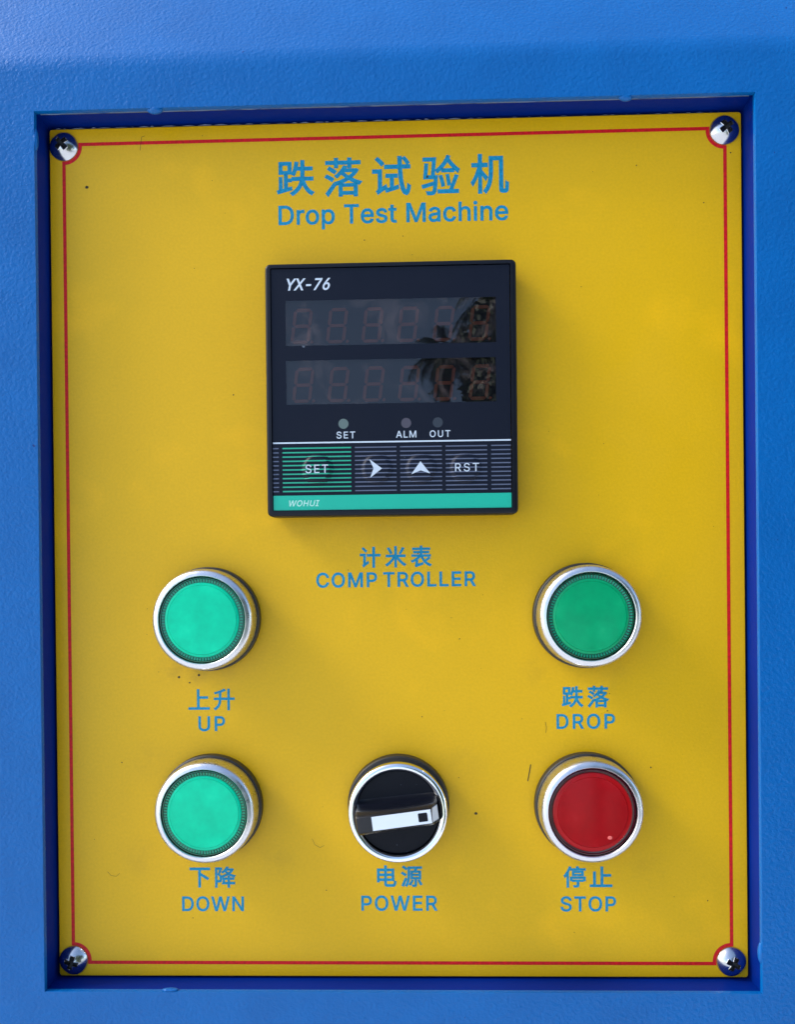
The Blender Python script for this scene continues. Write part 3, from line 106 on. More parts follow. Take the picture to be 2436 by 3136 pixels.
 '机': (1000, ['610 783 498 783 498 676 498 569 498 462 498 307 484 108 349 -32 366 -41 395 -66 406 -80 550 68 571 295 571 462 571 545 571 629 571 712 634 712 696 712 759 712 759 497 759 283 759 68 759 -18 765 -36 782 -51 797 -64 819 -70 839 -70 852 -70 875 -70 890 -70 911 -70 929 -66 943 -56 958 -46 966 -29 971 0 975 25 979 99 979 156 960 162 937 174 922 188 921 121 920 68 917 45 916 22 912 14 907 7 903 2 895 0 887 0 877 0 865 0 858 0 850 0 845 2 840 6 835 10 833 29 833 62 833 302 833 543 833 783 721 783', '242 840 218 840 218 769 218 697 218 626 163 626 107 626 52 626 52 602 52 578 52 554 104 554 156 554 208 554 172 415 99 259 28 175 40 157 59 127 67 107 123 176 177 289 218 406 218 244 218 83 218 -79 242 -79 267 -79 291 -79 291 74 291 227 291 380 330 330 377 268 397 234 413 255 428 275 444 296 421 322 326 429 291 464 291 494 291 524 291 554 340 554 390 554 439 554 439 578 439 602 439 626 390 626 340 626 291 626 291 697 291 769 291 840 267 840']),
 '止': (1000, ['214 619 188 619 188 427 188 236 188 44 142 44 95 44 49 44 49 19 49 -5 49 -30 349 -30 649 -30 949 -30 949 -5 949 19 949 44 825 44 701 44 577 44 577 173 577 301 577 430 686 430 796 430 905 430 905 455 905 480 905 505 796 505 686 505 577 505 577 616 577 726 577 837 551 837 525 837 499 837 499 573 499 308 499 44 421 44 343 44 265 44 265 236 265 427 265 619 239 619']),
 '源': (1000, ['537 378 537 407 639 407 741 407 843 407 843 378 843 348 843 319 741 319 639 319 537 319 537 348', '537 520 537 549 639 549 741 549 843 549 843 520 843 492 843 463 741 463 639 463 537 463 537 492', '527 199 505 205 475 138 431 68 385 19 402 9 431 -9 445 -20 489 32 539 113 572 186 550 192', '810 196 788 188 828 124 876 40 898 -10 921 0 944 11 967 21 943 69 893 152 853 213 831 205', '102 794 87 777 142 742 217 693 254 662 269 682 284 702 299 722 260 751 185 797 131 829 116 812', '52 525 38 507 94 476 169 428 207 400 222 420 236 440 251 460 212 488 136 531 81 560 67 542', '103 54 59 -24 81 -38 104 -52 126 -66 174 28 230 152 271 258 251 272 231 286 211 300 166 186', '542 791 338 791 338 700 338 608 338 517 338 352 327 125 214 -36 231 -44 263 -63 276 -76 395 92 411 342 411 517 411 586 411 654 411 723 591 723 771 723 951 723 951 746 951 768 951 791 747 791', '678 703 650 709 644 680 632 639 621 607 570 607 520 607 469 607 469 492 469 376 469 261 529 261 589 261 649 261 649 174 649 87 649 0 649 -11 645 -15 633 -16 620 -16 576 -16 529 -15 538 -34 547 -61 550 -79 616 -80 660 -80 687 -69 714 -58 721 -39 721 -2 721 86 721 173 721 261 785 261 849 261 913 261 913 376 913 492 913 607 840 607 767 607 694 607 707 633 720 663 733 692 705 698']),
 '电': (1000, ['369 408 452 408 452 360 452 312 452 264 369 264 287 264 204 264 204 312 204 360 204 408 287 408', '531 360 531 408 617 408 702 408 788 408 788 360 788 312 788 264 702 264 617 264 531 264 531 312', '452 526 452 478 369 478 287 478 204 478 204 526 204 573 204 621 287 621 369 621 452 621 452 573', '617 478 531 478 531 526 531 573 531 621 617 621 702 621 788 621 788 573 788 526 788 478 702 478', '235 695 126 695 126 506 126 318 126 129 152 129 178 129 204 129 204 150 204 170 204 191 287 191 369 191 452 191 452 156 452 120 452 85 452 -32 485 -63 597 -63 622 -63 791 -63 818 -63 925 -63 949 -10 962 142 939 148 907 162 887 176 880 46 870 13 814 13 778 13 632 13 602 13 542 13 531 25 531 83 531 119 531 155 531 191 642 191 754 191 865 191 865 359 865 527 865 695 754 695 642 695 531 695 531 743 531 790 531 838 505 838 478 838 452 838 452 790 452 743 452 695 343 695']),
 '米': (1000, ['840 780 813 791 779 712 716 604 667 539 688 529 710 519 731 509 782 572 845 672 894 758 867 769', '139 763 116 753 173 679 232 580 253 516 278 527 302 538 327 549 302 614 242 711 184 782 161 772', '485 839 459 839 459 711 459 583 459 455 325 455 192 455 58 455 58 430 58 405 58 380 172 380 286 380 400 380 313 239 168 100 35 29 53 13 77 -15 91 -34 223 47 366 190 459 343 459 202 459 61 459 -80 485 -80 512 -80 538 -80 538 62 538 204 538 346 634 198 779 54 911 -25 924 -5 949 25 968 39 835 108 688 244 598 380 712 380 827 380 941 380 941 405 941 430 941 455 807 455 672 455 538 455 538 583 538 711 538 839 512 839']),
 '落': (1000, ['117 42 62 -18 80 -37 98 -57 116 -76 178 -2 250 96 307 180 292 198 276 215 261 233 198 143', '123 596 109 579 165 550 241 503 278 473 293 492 308 511 323 530 285 560 208 603 152 630 138 613', '56 402 41 385 101 358 175 313 212 282 227 301 242 320 257 339 220 371 143 413 85 437 70 420', '545 646 520 651 477 576 398 481 294 412 311 402 334 381 347 366 388 396 425 429 458 463 494 428 537 393 584 362 494 313 392 276 298 255 312 240 329 212 336 193 358 200 381 206 403 213 403 115 403 18 403 -80 427 -80 450 -80 474 -80 474 -66 474 -51 474 -37 580 -37 685 -37 791 -37 791 -51 791 -66 791 -80 816 -80 840 -80 865 -80 865 20 865 119 865 219 717 219 570 219 422 219 499 245 576 279 648 322 737 269 835 227 927 201 938 219 958 247 974 263 887 285 795 320 711 363 785 415 848 478 891 550 875 560 860 569 844 579 840 578 835 577 831 576 738 576 646 576 553 576 568 596 582 616 594 636 569 641', '580 23 474 23 474 68 474 114 474 159 580 159 685 159 791 159 791 114 791 68 791 23 685 23', '692 517 784 517 748 474 701 434 647 399 590 433 539 472 502 511 504 513 505 515 507 517 599 517', '137 770 61 770 61 748 61 725 61 703 137 703 212 703 288 703 288 675 288 646 288 618 312 618 337 618 361 618 361 646 361 675 361 703 452 703 542 703 633 703 633 675 633 646 633 618 657 618 682 618 706 618 706 646 706 675 706 703 784 703 863 703 941 703 941 725 941 748 941 770 863 770 784 770 706 770 706 793 706 817 706 840 682 840 657 840 633 840 633 817 633 793 633 770 542 770 452 770 361 770 361 793 361 817 361 840 337 840 312 840 288 840 288 817 288 793 288 770 212 770']),
 '表': (1000, ['247 -61 252 -79 275 -64 312 -51 591 38 587 54 581 83 579 104 498 80 416 55 335 31 335 104 335 178 335 251 395 292 449 337 492 385 570 175 710 23 917 -46 928 -26 950 3 967 19 868 48 783 97 714 162 777 201 850 253 908 302 887 317 867 331 846 346 802 303 732 249 672 207 628 259 592 319 566 385 689 385 811 385 934 385 934 407 934 428 934 450 801 450 669 450 536 450 536 480 536 509 536 539 643 539 751 539 858 539 858 560 858 580 858 601 751 601 643 601 536 601 536 629 536 658 536 686 658 686 780 686 902 686 902 708 902 729 902 751 780 751 658 751 536 751 536 781 536 810 536 840 511 840 485 840 460 840 460 810 460 781 460 751 342 751 223 751 105 751 105 729 105 708 105 686 223 686 342 686 460 686 460 658 460 629 460 601 359 601 257 601 156 601 156 580 156 560 156 539 257 539 359 539 460 539 460 509 460 480 460 450 328 450 197 450 65 450 65 428 65 407 65 385 176 385 286 385 397 385 302 300 160 223 36 183 52 168 74 140 86 122 142 142 201 170 258 203 258 154 258 104 258 55 258 15 236 -2 219 -11 231 -27']),
 '计': (1000, ['153 791 137 775 193 728 263 660 295 617 312 636 329 654 346 673 312 714 241 778 186 823 170 807', '124 526 46 526 46 501 46 477 46 452 99 452 152 452 205 452 205 332 205 213 205 93 205 50 174 20 155 8 169 -7 189 -41 196 -61 212 -40 240 -18 429 116 421 130 409 162 404 182 363 154 322 126 281 98 281 241 281 383 281 526 203 526', '652 837 626 837 626 727 626 618 626 508 541 508 457 508 372 508 372 482 372 457 372 431 457 431 541 431 626 431 626 261 626 90 626 -80 652 -80 679 -80 705 -80 705 90 705 261 705 431 790 431 874 431 959 431 959 457 959 482 959 508 874 508 790 508 705 508 705 618 705 727 705 837 679 837']),
 '试': (1000, ['137 790 120 775 171 731 235 667 265 626 282 643 300 661 317 678 287 718 222 778 170 821 153 806', '794 807 777 796 819 752 865 691 885 651 903 663 922 676 940 688 918 727 871 785 829 828 812 817', '120 526 50 526 50 502 50 478 50 454 96 454 143 454 189 454 189 334 189 214 189 94 189 51 159 22 141 11 154 -4 172 -36 179 -54 194 -36 221 -18 392 97 385 112 376 141 371 161 334 137 297 113 260 89 260 235 260 380 260 526 190 526', '696 835 671 835 673 767 675 700 677 632 567 632 456 632 346 632 346 608 346 584 346 560 457 560 569 560 680 560 698 183 745 -74 869 -77 907 -77 947 -35 967 134 953 140 921 160 907 175 901 77 889 20 871 21 809 24 770 251 754 560 822 560 891 560 959 560 959 584 959 608 959 632 890 632 820 632 751 632 749 697 747 765 747 835 722 835', '401 72 360 61 367 37 374 14 381 -10 465 15 574 47 679 78 676 100 672 123 669 145 630 134 591 123 552 112 552 189 552 267 552 344 583 344 615 344 646 344 646 367 646 391 646 414 557 414 467 414 378 414 378 391 378 367 378 344 413 344 448 344 483 344 483 260 483 177 483 93 442 82']),
 '跌': (1000, ['152 673 152 732 207 732 262 732 317 732 317 673 317 615 317 556 262 556 207 556 152 556 152 615', '52 46 35 42 41 18 47 -5 53 -29 151 -2 281 35 406 71 403 93 399 114 396 136 360 126 323 117 287 107 287 166 287 226 287 285 322 285 357 285 392 285 392 307 392 329 392 351 357 351 322 351 287 351 287 398 287 444 287 491 320 491 354 491 387 491 387 593 387 695 387 797 287 797 186 797 86 797 86 695 86 593 86 491 130 491 175 491 219 491 219 357 219 223 219 89 196 83 172 76 149 70 149 179 149 287 149 396 128 396 108 396 87 396 87 282 87 169 87 55 70 51', '670 835 646 835 646 777 646 718 646 660 612 660 578 660 544 660 553 701 561 744 567 788 544 792 520 795 497 799 481 681 453 563 405 486 423 477 453 459 467 448 490 488 509 537 525 591 565 591 606 591 646 591 646 566 646 540 646 515 646 476 645 433 641 390 565 390 490 390 414 390 414 366 414 343 414 319 487 319 559 319 632 319 607 193 543 66 374 -27 392 -41 416 -67 426 -83 573 3 646 115 683 230 731 92 805 -16 916 -76 927 -56 950 -29 968 -14 845 43 765 168 723 319 798 319 872 319 947 319 947 343 947 366 947 390 869 390 792 390 714 390 718 433 719 474 719 514 719 540 719 565 719 591 789 591 858 591 928 591 928 614 928 637 928 660 858 660 789 660 719 660 719 718 719 777 719 835 695 835']),
 '降': (1000, ['710 692 784 692 753 647 711 607 663 573 618 605 581 642 553 683 556 686 558 689 561 692 635 692', '606 835 581 840 540 765 465 674 361 607 377 596 399 572 410 556 447 582 480 609 509 638 537 601 569 567 606 536 528 491 438 458 348 438 361 423 379 396 386 378 484 403 580 441 664 493 739 444 826 408 920 387 930 406 950 434 966 448 878 465 794 495 723 534 792 588 849 653 886 733 870 741 855 748 839 756 835 755 831 754 827 753 754 753 682 753 609 753 626 777 642 802 656 826 631 831', '488 342 411 342 411 320 411 298 411 276 488 276 566 276 643 276 643 231 643 185 643 140 587 140 530 140 474 140 483 173 493 205 502 238 479 241 457 244 434 247 421 191 400 121 382 74 469 74 556 74 643 74 643 23 643 -29 643 -80 667 -80 692 -80 716 -80 716 -29 716 23 716 74 792 74 867 74 943 74 943 96 943 118 943 140 867 140 792 140 716 140 716 185 716 231 716 276 781 276 847 276 912 276 912 298 912 320 912 342 847 342 781 342 716 342 716 368 716 393 716 419 692 419 667 419 643 419 643 393 643 368 643 342 566 342', '155 799 78 799 78 507 78 214 78 -78 100 -78 123 -78 145 -78 145 192 145 461 145 731 190 731 234 731 279 731 254 664 222 576 189 505 270 425 291 357 292 302 292 270 286 242 268 232 260 225 248 223 234 222 217 221 195 221 170 224 182 204 189 176 190 157 214 156 240 157 262 159 284 161 302 166 317 177 346 198 359 241 359 295 359 358 340 430 259 513 297 593 337 690 369 772 353 782 336 792 320 802 316 801 313 800 309 799 232 799']),
 '验': (1000, ['101 163 31 148 36 127 42 106 47 85 122 106 214 131 304 157 302 176 299 196 297 215 198 189', '632 530 533 530 533 508 533 487 533 465 632 465 732 465 831 465 831 487 831 508 831 530 732 530', '487 367 467 362 496 286 523 186 531 121 552 127 572 132 593 138 584 203 555 301 526 376 506 371', '663 390 644 387 661 312 679 212 684 147 705 150 725 154 746 157 740 222 722 320 702 396 683 393', '128 655 107 656 100 548 88 399 75 311 165 311 254 311 344 311 331 105 315 24 294 2 286 -8 275 -10 259 -10 240 -10 194 -9 145 -4 156 -22 164 -48 165 -67 213 -70 260 -71 285 -69 315 -66 333 -60 350 -39 382 -7 396 87 412 342 413 351 414 373 414 373 392 373 369 372 347 372 343 372 339 372 335 372 347 480 362 660 372 795 269 795 167 795 64 795 64 773 64 752 64 730 144 730 223 730 303 730 295 610 282 468 270 372 229 372 188 372 147 372 156 456 165 565 171 652 150 653', '689 840 667 847 605 707 495 584 375 508 389 493 411 463 420 448 514 514 605 608 674 718 744 621 845 517 936 451 944 471 961 503 974 520 881 580 773 686 710 781 717 796 725 811 732 826 710 833', '532 35 435 35 435 13 435 -9 435 -31 605 -31 775 -31 945 -31 945 -9 945 13 945 35 894 35 843 35 792 35 841 127 897 259 938 365 915 371 893 376 870 382 837 277 776 128 727 35 630 35']),
}

# ------------------------------------------------------------------ materials
def mat(name, color, rough=0.5, metal=0.0, spec=0.5, coat=0.0, coat_rough=0.05):
    m = bpy.data.materials.new(name)
    m.use_nodes = True
    b = m.node_tree.nodes['Principled BSDF']
    b.inputs['Base Color'].default_value = (*color, 1)
    b.inputs['Roughness'].default_value = rough
    b.inputs['Metallic'].default_value = metal
    b.inputs['Specular IOR Level'].default_value = spec
    b.inputs['Coat Weight'].default_value = coat
    b.inputs['Coat Roughness'].default_value = coat_rough
    return m


def N(m, t, **kw):
    n = m.node_tree.nodes.new(t)
    for k, v in kw.items():
        if k in n.inputs:
            n.inputs[k].default_value = v
        else:
            setattr(n, k, v)
    return n


def L(m, a, b):
    m.node_tree.links.new(a, b)


def bsdf(m):
    return m.node_tree.nodes['Principled BSDF']


def noise_tex(m, scale, detail=3, rough=0.5, coord=None, dist=0.0, stretch=None):
    n = N(m, 'ShaderNodeTexNoise')
    n.inputs['Scale'].default_value = scale
    n.inputs['Detail'].default_value = detail
    n.inputs['Roughness'].default_value = rough
    n.inputs['Distortion'].default_value = dist
    tc = N(m, 'ShaderNodeTexCoord')
    src = tc.outputs['Object']
    if stretch:
        mp = N(m, 'ShaderNodeMapping')
        mp.inputs['Scale'].default_value = stretch
        L(m, src, mp.inputs[0])
        src = mp.outputs[0]
    L(m, src, n.inputs['Vector'])
    return n


def ramp(m, src, stops):
    r = N(m, 'ShaderNodeValToRGB')
    e = r.color_ramp.elements
    while len(e) < len(stops):
        e.new(0.5)
    for el, (p, c) in zip(e, stops):
        el.position = p
        el.color = (*c, 1) if len(c) == 3 else c
    L(m, src, r.inputs[0])
    return r


def bump(m, src, strength, dist, prev=None):
    b = N(m, 'ShaderNodeBump')
    b.inputs['Strength'].default_value = strength
    b.inputs['Distance'].default_value = dist
    L(m, src, b.inputs['Height'])
    if prev:
        L(m, prev.outputs[0], b.inputs['Normal'])
    return b


def specks(m, base_socket, scale, thr, colr, seed=(0, 0, 0)):
    """tiny dark chips: cells of a voronoi whose centre is very near, only a few of them"""
    v = N(m, 'ShaderNodeTexVoronoi')
    v.inputs['Scale'].default_value = scale
    tc = N(m, 'ShaderNodeTexCoord')
    mp = N(m, 'ShaderNodeMapping')
    mp.inputs['Location'].default_value = seed
    L(m, tc.outputs['Object'], mp.inputs[0])
    nz = noise_tex(m, scale * 5, 2)
    ad = N(m, 'ShaderNodeVectorMath', operation='MULTIPLY_ADD')
    L(m, nz.outputs['Color'], ad.inputs[0])
    ad.inputs[1].default_value = (0.35 / scale,) * 3
    L(m, mp.outputs[0], ad.inputs[2])
    L(m, ad.outputs[0], v.inputs['Vector'])
    sep = N(m, 'ShaderNodeSeparateColor')
    L(m, v.outputs['Color'], sep.inputs[0])
    size = N(m, 'ShaderNodeMapRange')
    L(m, sep.outputs[0], size.inputs[0])
    size.inputs['From Min'].default_value = 0.55
    size.inputs['From Max'].default_value = 1.0
    size.inputs['To Min'].default_value = 0.0
    size.inputs['To Max'].default_value = thr
    lt = N(m, 'ShaderNodeMath', operation='LESS_THAN')
    L(m, v.outputs['Distance'], lt.inputs[0])
    L(m, size.outputs[0], lt.inputs[1])
    mx = N(m, 'ShaderNodeMix', data_type='RGBA')
    L(m, lt.outputs[0], mx.inputs[0])
    L(m, base_socket, mx.inputs[6])
    mx.inputs[7].default_value = (*colr, 1)
    return mx.outputs[2]


# blue powder coat with orange peel relief
M_BLUE = mat('blue_powder_coat', (0.002, 0.10, 0.48), 0.30, spec=0.30)
m = M_BLUE
n1 = noise_tex(m, 60, 4)
cr = ramp(m, n1.outputs['Fac'], [(0.3, (0.0, 0.098, 0.330)), (0.7, (0.0, 0.112, 0.37))])
c2 = specks(m, cr.outputs[0], 150, 0.05, (0.004, 0.03, 0.16))
L(m, c2, bsdf(m).inputs['Base Color'])
n2 = noise_tex(m, 1150, 2, 0.5, dist=0.4)
pe = N(m, 'ShaderNodeTexVoronoi', feature='SMOOTH_F1')
pe.inputs['Scale'].default_value = 900
pe.inputs['Smoothness'].default_value = 0.7
tc = N(m, 'ShaderNodeTexCoord')
L(m, tc.outputs['Object'], pe.inputs['Vector'])
b1 = bump(m, n2.outputs['Fac'], 1.0, 0.00015)
b2 = bump(m, pe.outputs['Distance'], 0.8, 0.00009, b1)
L(m, b2.outputs[0], bsdf(m).inputs['Normal'])

M_BLUE_IN = mat('blue_recess_shade_tint', (0.0, 0.018, 0.20), 0.5, spec=0.06)  # cabinet blue with the shade of the recess darkened into its colour
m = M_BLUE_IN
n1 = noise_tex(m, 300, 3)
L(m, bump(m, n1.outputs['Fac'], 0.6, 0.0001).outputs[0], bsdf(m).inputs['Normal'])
M_BARE = mat('worn_sheet_edge', (0.55, 0.60, 0.70), 0.35, metal=0.6)
m = M_BARE
n1 = noise_tex(m, 120, 4, 0.6, stretch=(1, 3, 3))
cr = ramp(m, n1.outputs['Fac'], [(0.36, (0.01, 0.05, 0.20)), (0.52, (0.10, 0.14, 0.22))])
L(m, cr.outputs[0], bsdf(m).inputs['Base Color'])

# yellow printed plate
M_YEL = mat('yellow_printed_film', (0.60, 0.38, 0.012), 0.38, spec=0.32)
m = M_YEL
n1 = noise_tex(m, 24, 3, 0.6)
cr = ramp(m, n1.outputs['Fac'], [(0.30, (0.68, 0.392, 0.0)), (0.58, (0.70, 0.405, 0.0)), (0.72, (0.80, 0.445, 0.0))])
n4 = noise_tex(m, 1300, 2, 0.6)
gr = ramp(m, n4.outputs['Fac'], [(0.3, (0.95, 0.95, 0.9)), (0.7, (1.03, 1.03, 1.1))])
mg = N(m, 'ShaderNodeMix', data_type='RGBA', blend_type='MULTIPLY')
mg.inputs[0].default_value = 1.0
L(m, cr.outputs[0], mg.inputs[6])
L(m, gr.outputs[0], mg.inputs[7])
c2 = specks(m, mg.outputs[2], 42, 0.035, (0.16, 0.10, 0.01))
n5 = noise_tex(m, 16, 5, 0.65, dist=0.8)
rr = ramp(m, n5.outputs['Fac'], [(0.35, (0.34,) * 3), (0.65, (0.46,) * 3)])
L(m, rr.outputs[0], bsdf(m).inputs['Roughness'])
last = c2
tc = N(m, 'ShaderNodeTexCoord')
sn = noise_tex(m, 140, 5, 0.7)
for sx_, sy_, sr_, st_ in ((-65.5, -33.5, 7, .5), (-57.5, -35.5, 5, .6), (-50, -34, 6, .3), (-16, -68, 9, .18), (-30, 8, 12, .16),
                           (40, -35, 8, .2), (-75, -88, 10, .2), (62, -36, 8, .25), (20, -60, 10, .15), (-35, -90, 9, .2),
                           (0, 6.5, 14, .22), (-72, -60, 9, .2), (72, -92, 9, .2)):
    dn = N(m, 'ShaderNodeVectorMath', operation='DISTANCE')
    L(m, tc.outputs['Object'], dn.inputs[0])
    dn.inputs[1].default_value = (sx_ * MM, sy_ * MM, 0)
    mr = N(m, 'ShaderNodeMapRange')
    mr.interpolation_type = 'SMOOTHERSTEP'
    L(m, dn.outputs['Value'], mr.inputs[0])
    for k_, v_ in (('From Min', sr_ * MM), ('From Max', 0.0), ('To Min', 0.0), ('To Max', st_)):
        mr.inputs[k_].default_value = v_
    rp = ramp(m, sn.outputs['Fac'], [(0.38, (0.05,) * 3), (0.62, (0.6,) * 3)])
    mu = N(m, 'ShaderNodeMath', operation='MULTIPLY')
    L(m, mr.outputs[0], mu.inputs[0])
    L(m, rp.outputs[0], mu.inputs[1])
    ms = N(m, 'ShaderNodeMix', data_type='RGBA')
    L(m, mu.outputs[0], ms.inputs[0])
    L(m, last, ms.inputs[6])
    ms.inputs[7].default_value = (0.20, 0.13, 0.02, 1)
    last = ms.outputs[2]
L(m, last, bsdf(m).inputs['Base Color'])
n2 = noise_tex(m, 1500, 2)
n3 = noise_tex(m, 90, 2)
b1 = bump(m, n2.outputs['Fac'], 0.7, 0.00005)
b2 = bump(m, n3.outputs['Fac'], 0.5, 0.00012, b1)
L(m, b2.outputs[0], bsdf(m).inputs['Normal'])


def print_mat(name, c, r=0.42):
    m = mat(name, c, r, spec=0.25)
    n = noise_tex(m, 1100, 2)
    cr = ramp(m, n.outputs['Fac'], [(0.32, tuple(x * 0.8 for x in c)), (0.68, tuple(min(1, x * 1.15) for x in c))])
    L(m, cr.outputs[0], bsdf(m).inputs['Base Color'])
    n2 = noise_tex(m, 1500, 2)
    L(m, bump(m, n2.outputs['Fac'], 0.6, 0.00004).outputs[0], bsdf(m).inputs['Normal'])
    return m


M_TXT = print_mat('blue_print', (0.006, 0.235, 0.41))
M_RED = print_mat('red_print', (0.60, 0.006, 0.010))
M_SHADOWGAP = mat('dark_gap', (0.006, 0.008, 0.02), 0.7)

# controller
M_HOUS = mat('black_housing_plastic', (0.004, 0.005, 0.009), 0.36, spec=0.25)
m = M_HOUS
n1 = noise_tex(m, 1400, 2)
L(m, bump(m, n1.outputs['Fac'], 0.5, 0.00004).outputs[0], bsdf(m).inputs['Normal'])
M_NAVY = mat('navy_film', (0.0065, 0.009, 0.018), 0.33, spec=0.15)
m = M_NAVY
n1 = noise_tex(m, 35, 3)
rr = ramp(m, n1.outputs['Fac'], [(0.3, (0.30,) * 3), (0.7, (0.40,) * 3)])
L(m, rr.outputs[0], bsdf(m).inputs['Roughness'])
base = N(m, 'ShaderNodeRGB')
base.outputs[0].default_value = (0.0065, 0.009, 0.018, 1)
c2 = specks(m, base.outputs[0], 170, 0.10, (0.10, 0.12, 0.15), (3, 1, 0))
L(m, c2, bsdf(m).inputs['Base Color'])
n2 = noise_tex(m, 1600, 2)
L(m, bump(m, n2.outputs['Fac'], 0.4, 0.00004).outputs[0], bsdf(m).inputs['Normal'])
M_WHT = mat('white_print', (0.52, 0.60, 0.68), 0.4)
M_GRYP = mat('grey_print', (0.085, 0.105, 0.165), 0.4)
M_GRN = mat('green_print', (0.003, 0.40, 0.27), 0.36)
M_GRNL = mat('green_line_print', (0.012, 0.33, 0.20), 0.4)
M_WHG = mat('pale_green_print', (0.42, 0.72, 0.62), 0.4)
M_BACK = mat('smoky_backing', (0.008, 0.009, 0.016), 0.6)
M_SEG = mat('unlit_segment', (0.33, 0.10, 0.055), 0.6)
M_L1 = mat('pale_led_window', (0.10, 0.145, 0.135), 0.4)
M_L2 = mat('mauve_led_window', (0.060, 0.055, 0.075), 0.4)
M_L3 = mat('dark_led_window', (0.022, 0.030, 0.042), 0.4)

M_PANE = bpy.data.materials.new('smoked_glass')
m = M_PANE
m.use_nodes = True
nt = m.node_tree
nt.nodes.clear()
out = N(m, 'ShaderNodeOutputMaterial')
tr = N(m, 'ShaderNodeBsdfTransparent')
tr.inputs[0].default_value = (0.68, 0.66, 0.68, 1)
gl = N(m, 'ShaderNodeBsdfGlossy')
gl.inputs['Roughness'].default_value = 0.0
n1 = noise_tex(m, 40, 0)
bp = bump(m, n1.outputs['Fac'], 0.3, 0.00006)
L(m, bp.outputs[0], gl.inputs['Normal'])
fr = N(m, 'ShaderNodeFresnel')
fr.inputs[0].default_value = 1.72
mx = N(m, 'ShaderNodeMixShader')
L(m, fr.outputs[0], mx.inputs[0])
L(m, tr.outputs[0], mx.inputs[1])
L(m, gl.outputs[0], mx.inputs[2])
# smears: a thin greasy film in patches
df = N(m, 'ShaderNodeBsdfDiffuse')
df.inputs[0].default_value = (0.30, 0.24, 0.24, 1)
n2 = noise_tex(m, 70, 5, 0.65, dist=1.2)
rp = ramp(m, n2.outputs['Fac'], [(0.50, (0, 0, 0)), (0.75, (0.16,) * 3)])
mx2 = N(m, 'ShaderNodeMixShader')
L(m, rp.outputs[0], mx2.inputs[0])
L(m, mx.outputs[0], mx2.inputs[1])
L(m, df.outputs[0], mx2.inputs[2])
L(m, mx2.outputs[0], out.inputs[0])

# buttons
M_SAT = mat('satin_silver_bezel', (0.66, 0.67, 0.69), 0.3, metal=1.0)
m = M_SAT
n1 = noise_tex(m, 500, 3)
rr = ramp(m, n1.outputs['Fac'], [(0.3, (0.25,) * 3), (0.7, (0.36,) * 3)])
L(m, rr.outputs[0], bsdf(m).inputs['Roughness'])
base = N(m, 'ShaderNodeRGB')
base.outputs[0].default_value = (0.66, 0.67, 0.69, 1)
c2 = specks(m, base.outputs[0], 300, 0.10, (0.06, 0.07, 0.09), (5, 2, 1))
L(m, c2, bsdf(m).inputs['Base Color'])
n2 = noise_tex(m, 900, 3)
L(m, bump(m, n2.outputs['Fac'], 0.4, 0.00004).outputs[0], bsdf(m).inputs['Normal'])
M_CHR = mat('chrome', (0.82, 0.83, 0.84), 0.05, metal=1.0)
m = M_CHR
n2 = noise_tex(m, 60, 3)
L(m, bump(m, n2.outputs['Fac'], 0.5, 0.0003).outputs[0], bsdf(m).inputs['Normal'])
M_GASK = mat('dark_gasket_rubber', (0.020, 0.017, 0.012), 0.5)
M_KNOB = mat('black_knob_plastic', (0.0025, 0.003, 0.006), 0.42, spec=0.15)
m = M_KNOB
c_ = N(m, 'ShaderNodeRGB')
c_.outputs[0].default_value = (0.006, 0.007, 0.012, 1)
c2 = specks(m, c_.outputs[0], 700, 0.12, (0.05, 0.06, 0.08), (2, 2, 0))
L(m, c2, bsdf(m).inputs['Base Color'])
M_HAND = mat('black_handle_plastic', (0.003, 0.004, 0.008), 0.30, spec=0.4)
M_STR = mat('white_indicator', (0.70, 0.76, 0.82), 0.4)
M_STEEL = mat('polished_steel', (0.56, 0.57, 0.59), 0.20, metal=1.0)
m = M_STEEL
n2 = noise_tex(m, 220, 3)
L(m, bump(m, n2.outputs['Fac'], 0.5, 0.00012).outputs[0], bsdf(m).inputs['Normal'])
M_HOLE = mat('socket_painted_shade', (0.006, 0.006, 0.008), 0.5, spec=0.3)  # black colour stands in for the shade inside the cross slot


def lens(name, c, dirt=(0.5, 0.5, 0.5)):
    m = mat(name, c, 0.35, spec=0.1, coat=0.22, coat_rough=0.08)
    n = noise_tex(m, 150, 4, 0.6)
    cr = ramp(m, n.outputs['Fac'], [(0.30, tuple(x * 0.80 for x in c)), (0.60, c),
                                    (0.80, tuple(min(1, x * 1.08 + 0.03 * d) for x, d in zip(c, dirt)))])
    L(m, cr.outputs[0], bsdf(m).inputs['Base Color'])
    return m


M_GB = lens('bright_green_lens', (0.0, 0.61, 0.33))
M_GD = lens('deep_green_lens', (0.0, 0.34, 0.13))
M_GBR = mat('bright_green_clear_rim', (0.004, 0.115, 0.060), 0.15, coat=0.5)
M_GDR = mat('deep_green_clear_rim', (0.002, 0.070, 0.032), 0.15, coat=0.5)
M_GRIB = mat('green_rib', (0.006, 0.28, 0.15), 0.2)
M_RB = lens('red_lens', (0.34, 0.0, 0.004))
M_RBE = mat('red_lens_edge', (0.36, 0.0, 0.003), 0.3, spec=0.2, coat=0.15)  # brighter red paints in the light glowing through the thinner lens edge
M_RDR = mat('dark_red_clear_rim', (0.055, 0.001, 0.008), 0.15, coat=0.5)
M_DIRT = mat('dirt', (0.030, 0.020, 0.010), 0.8)


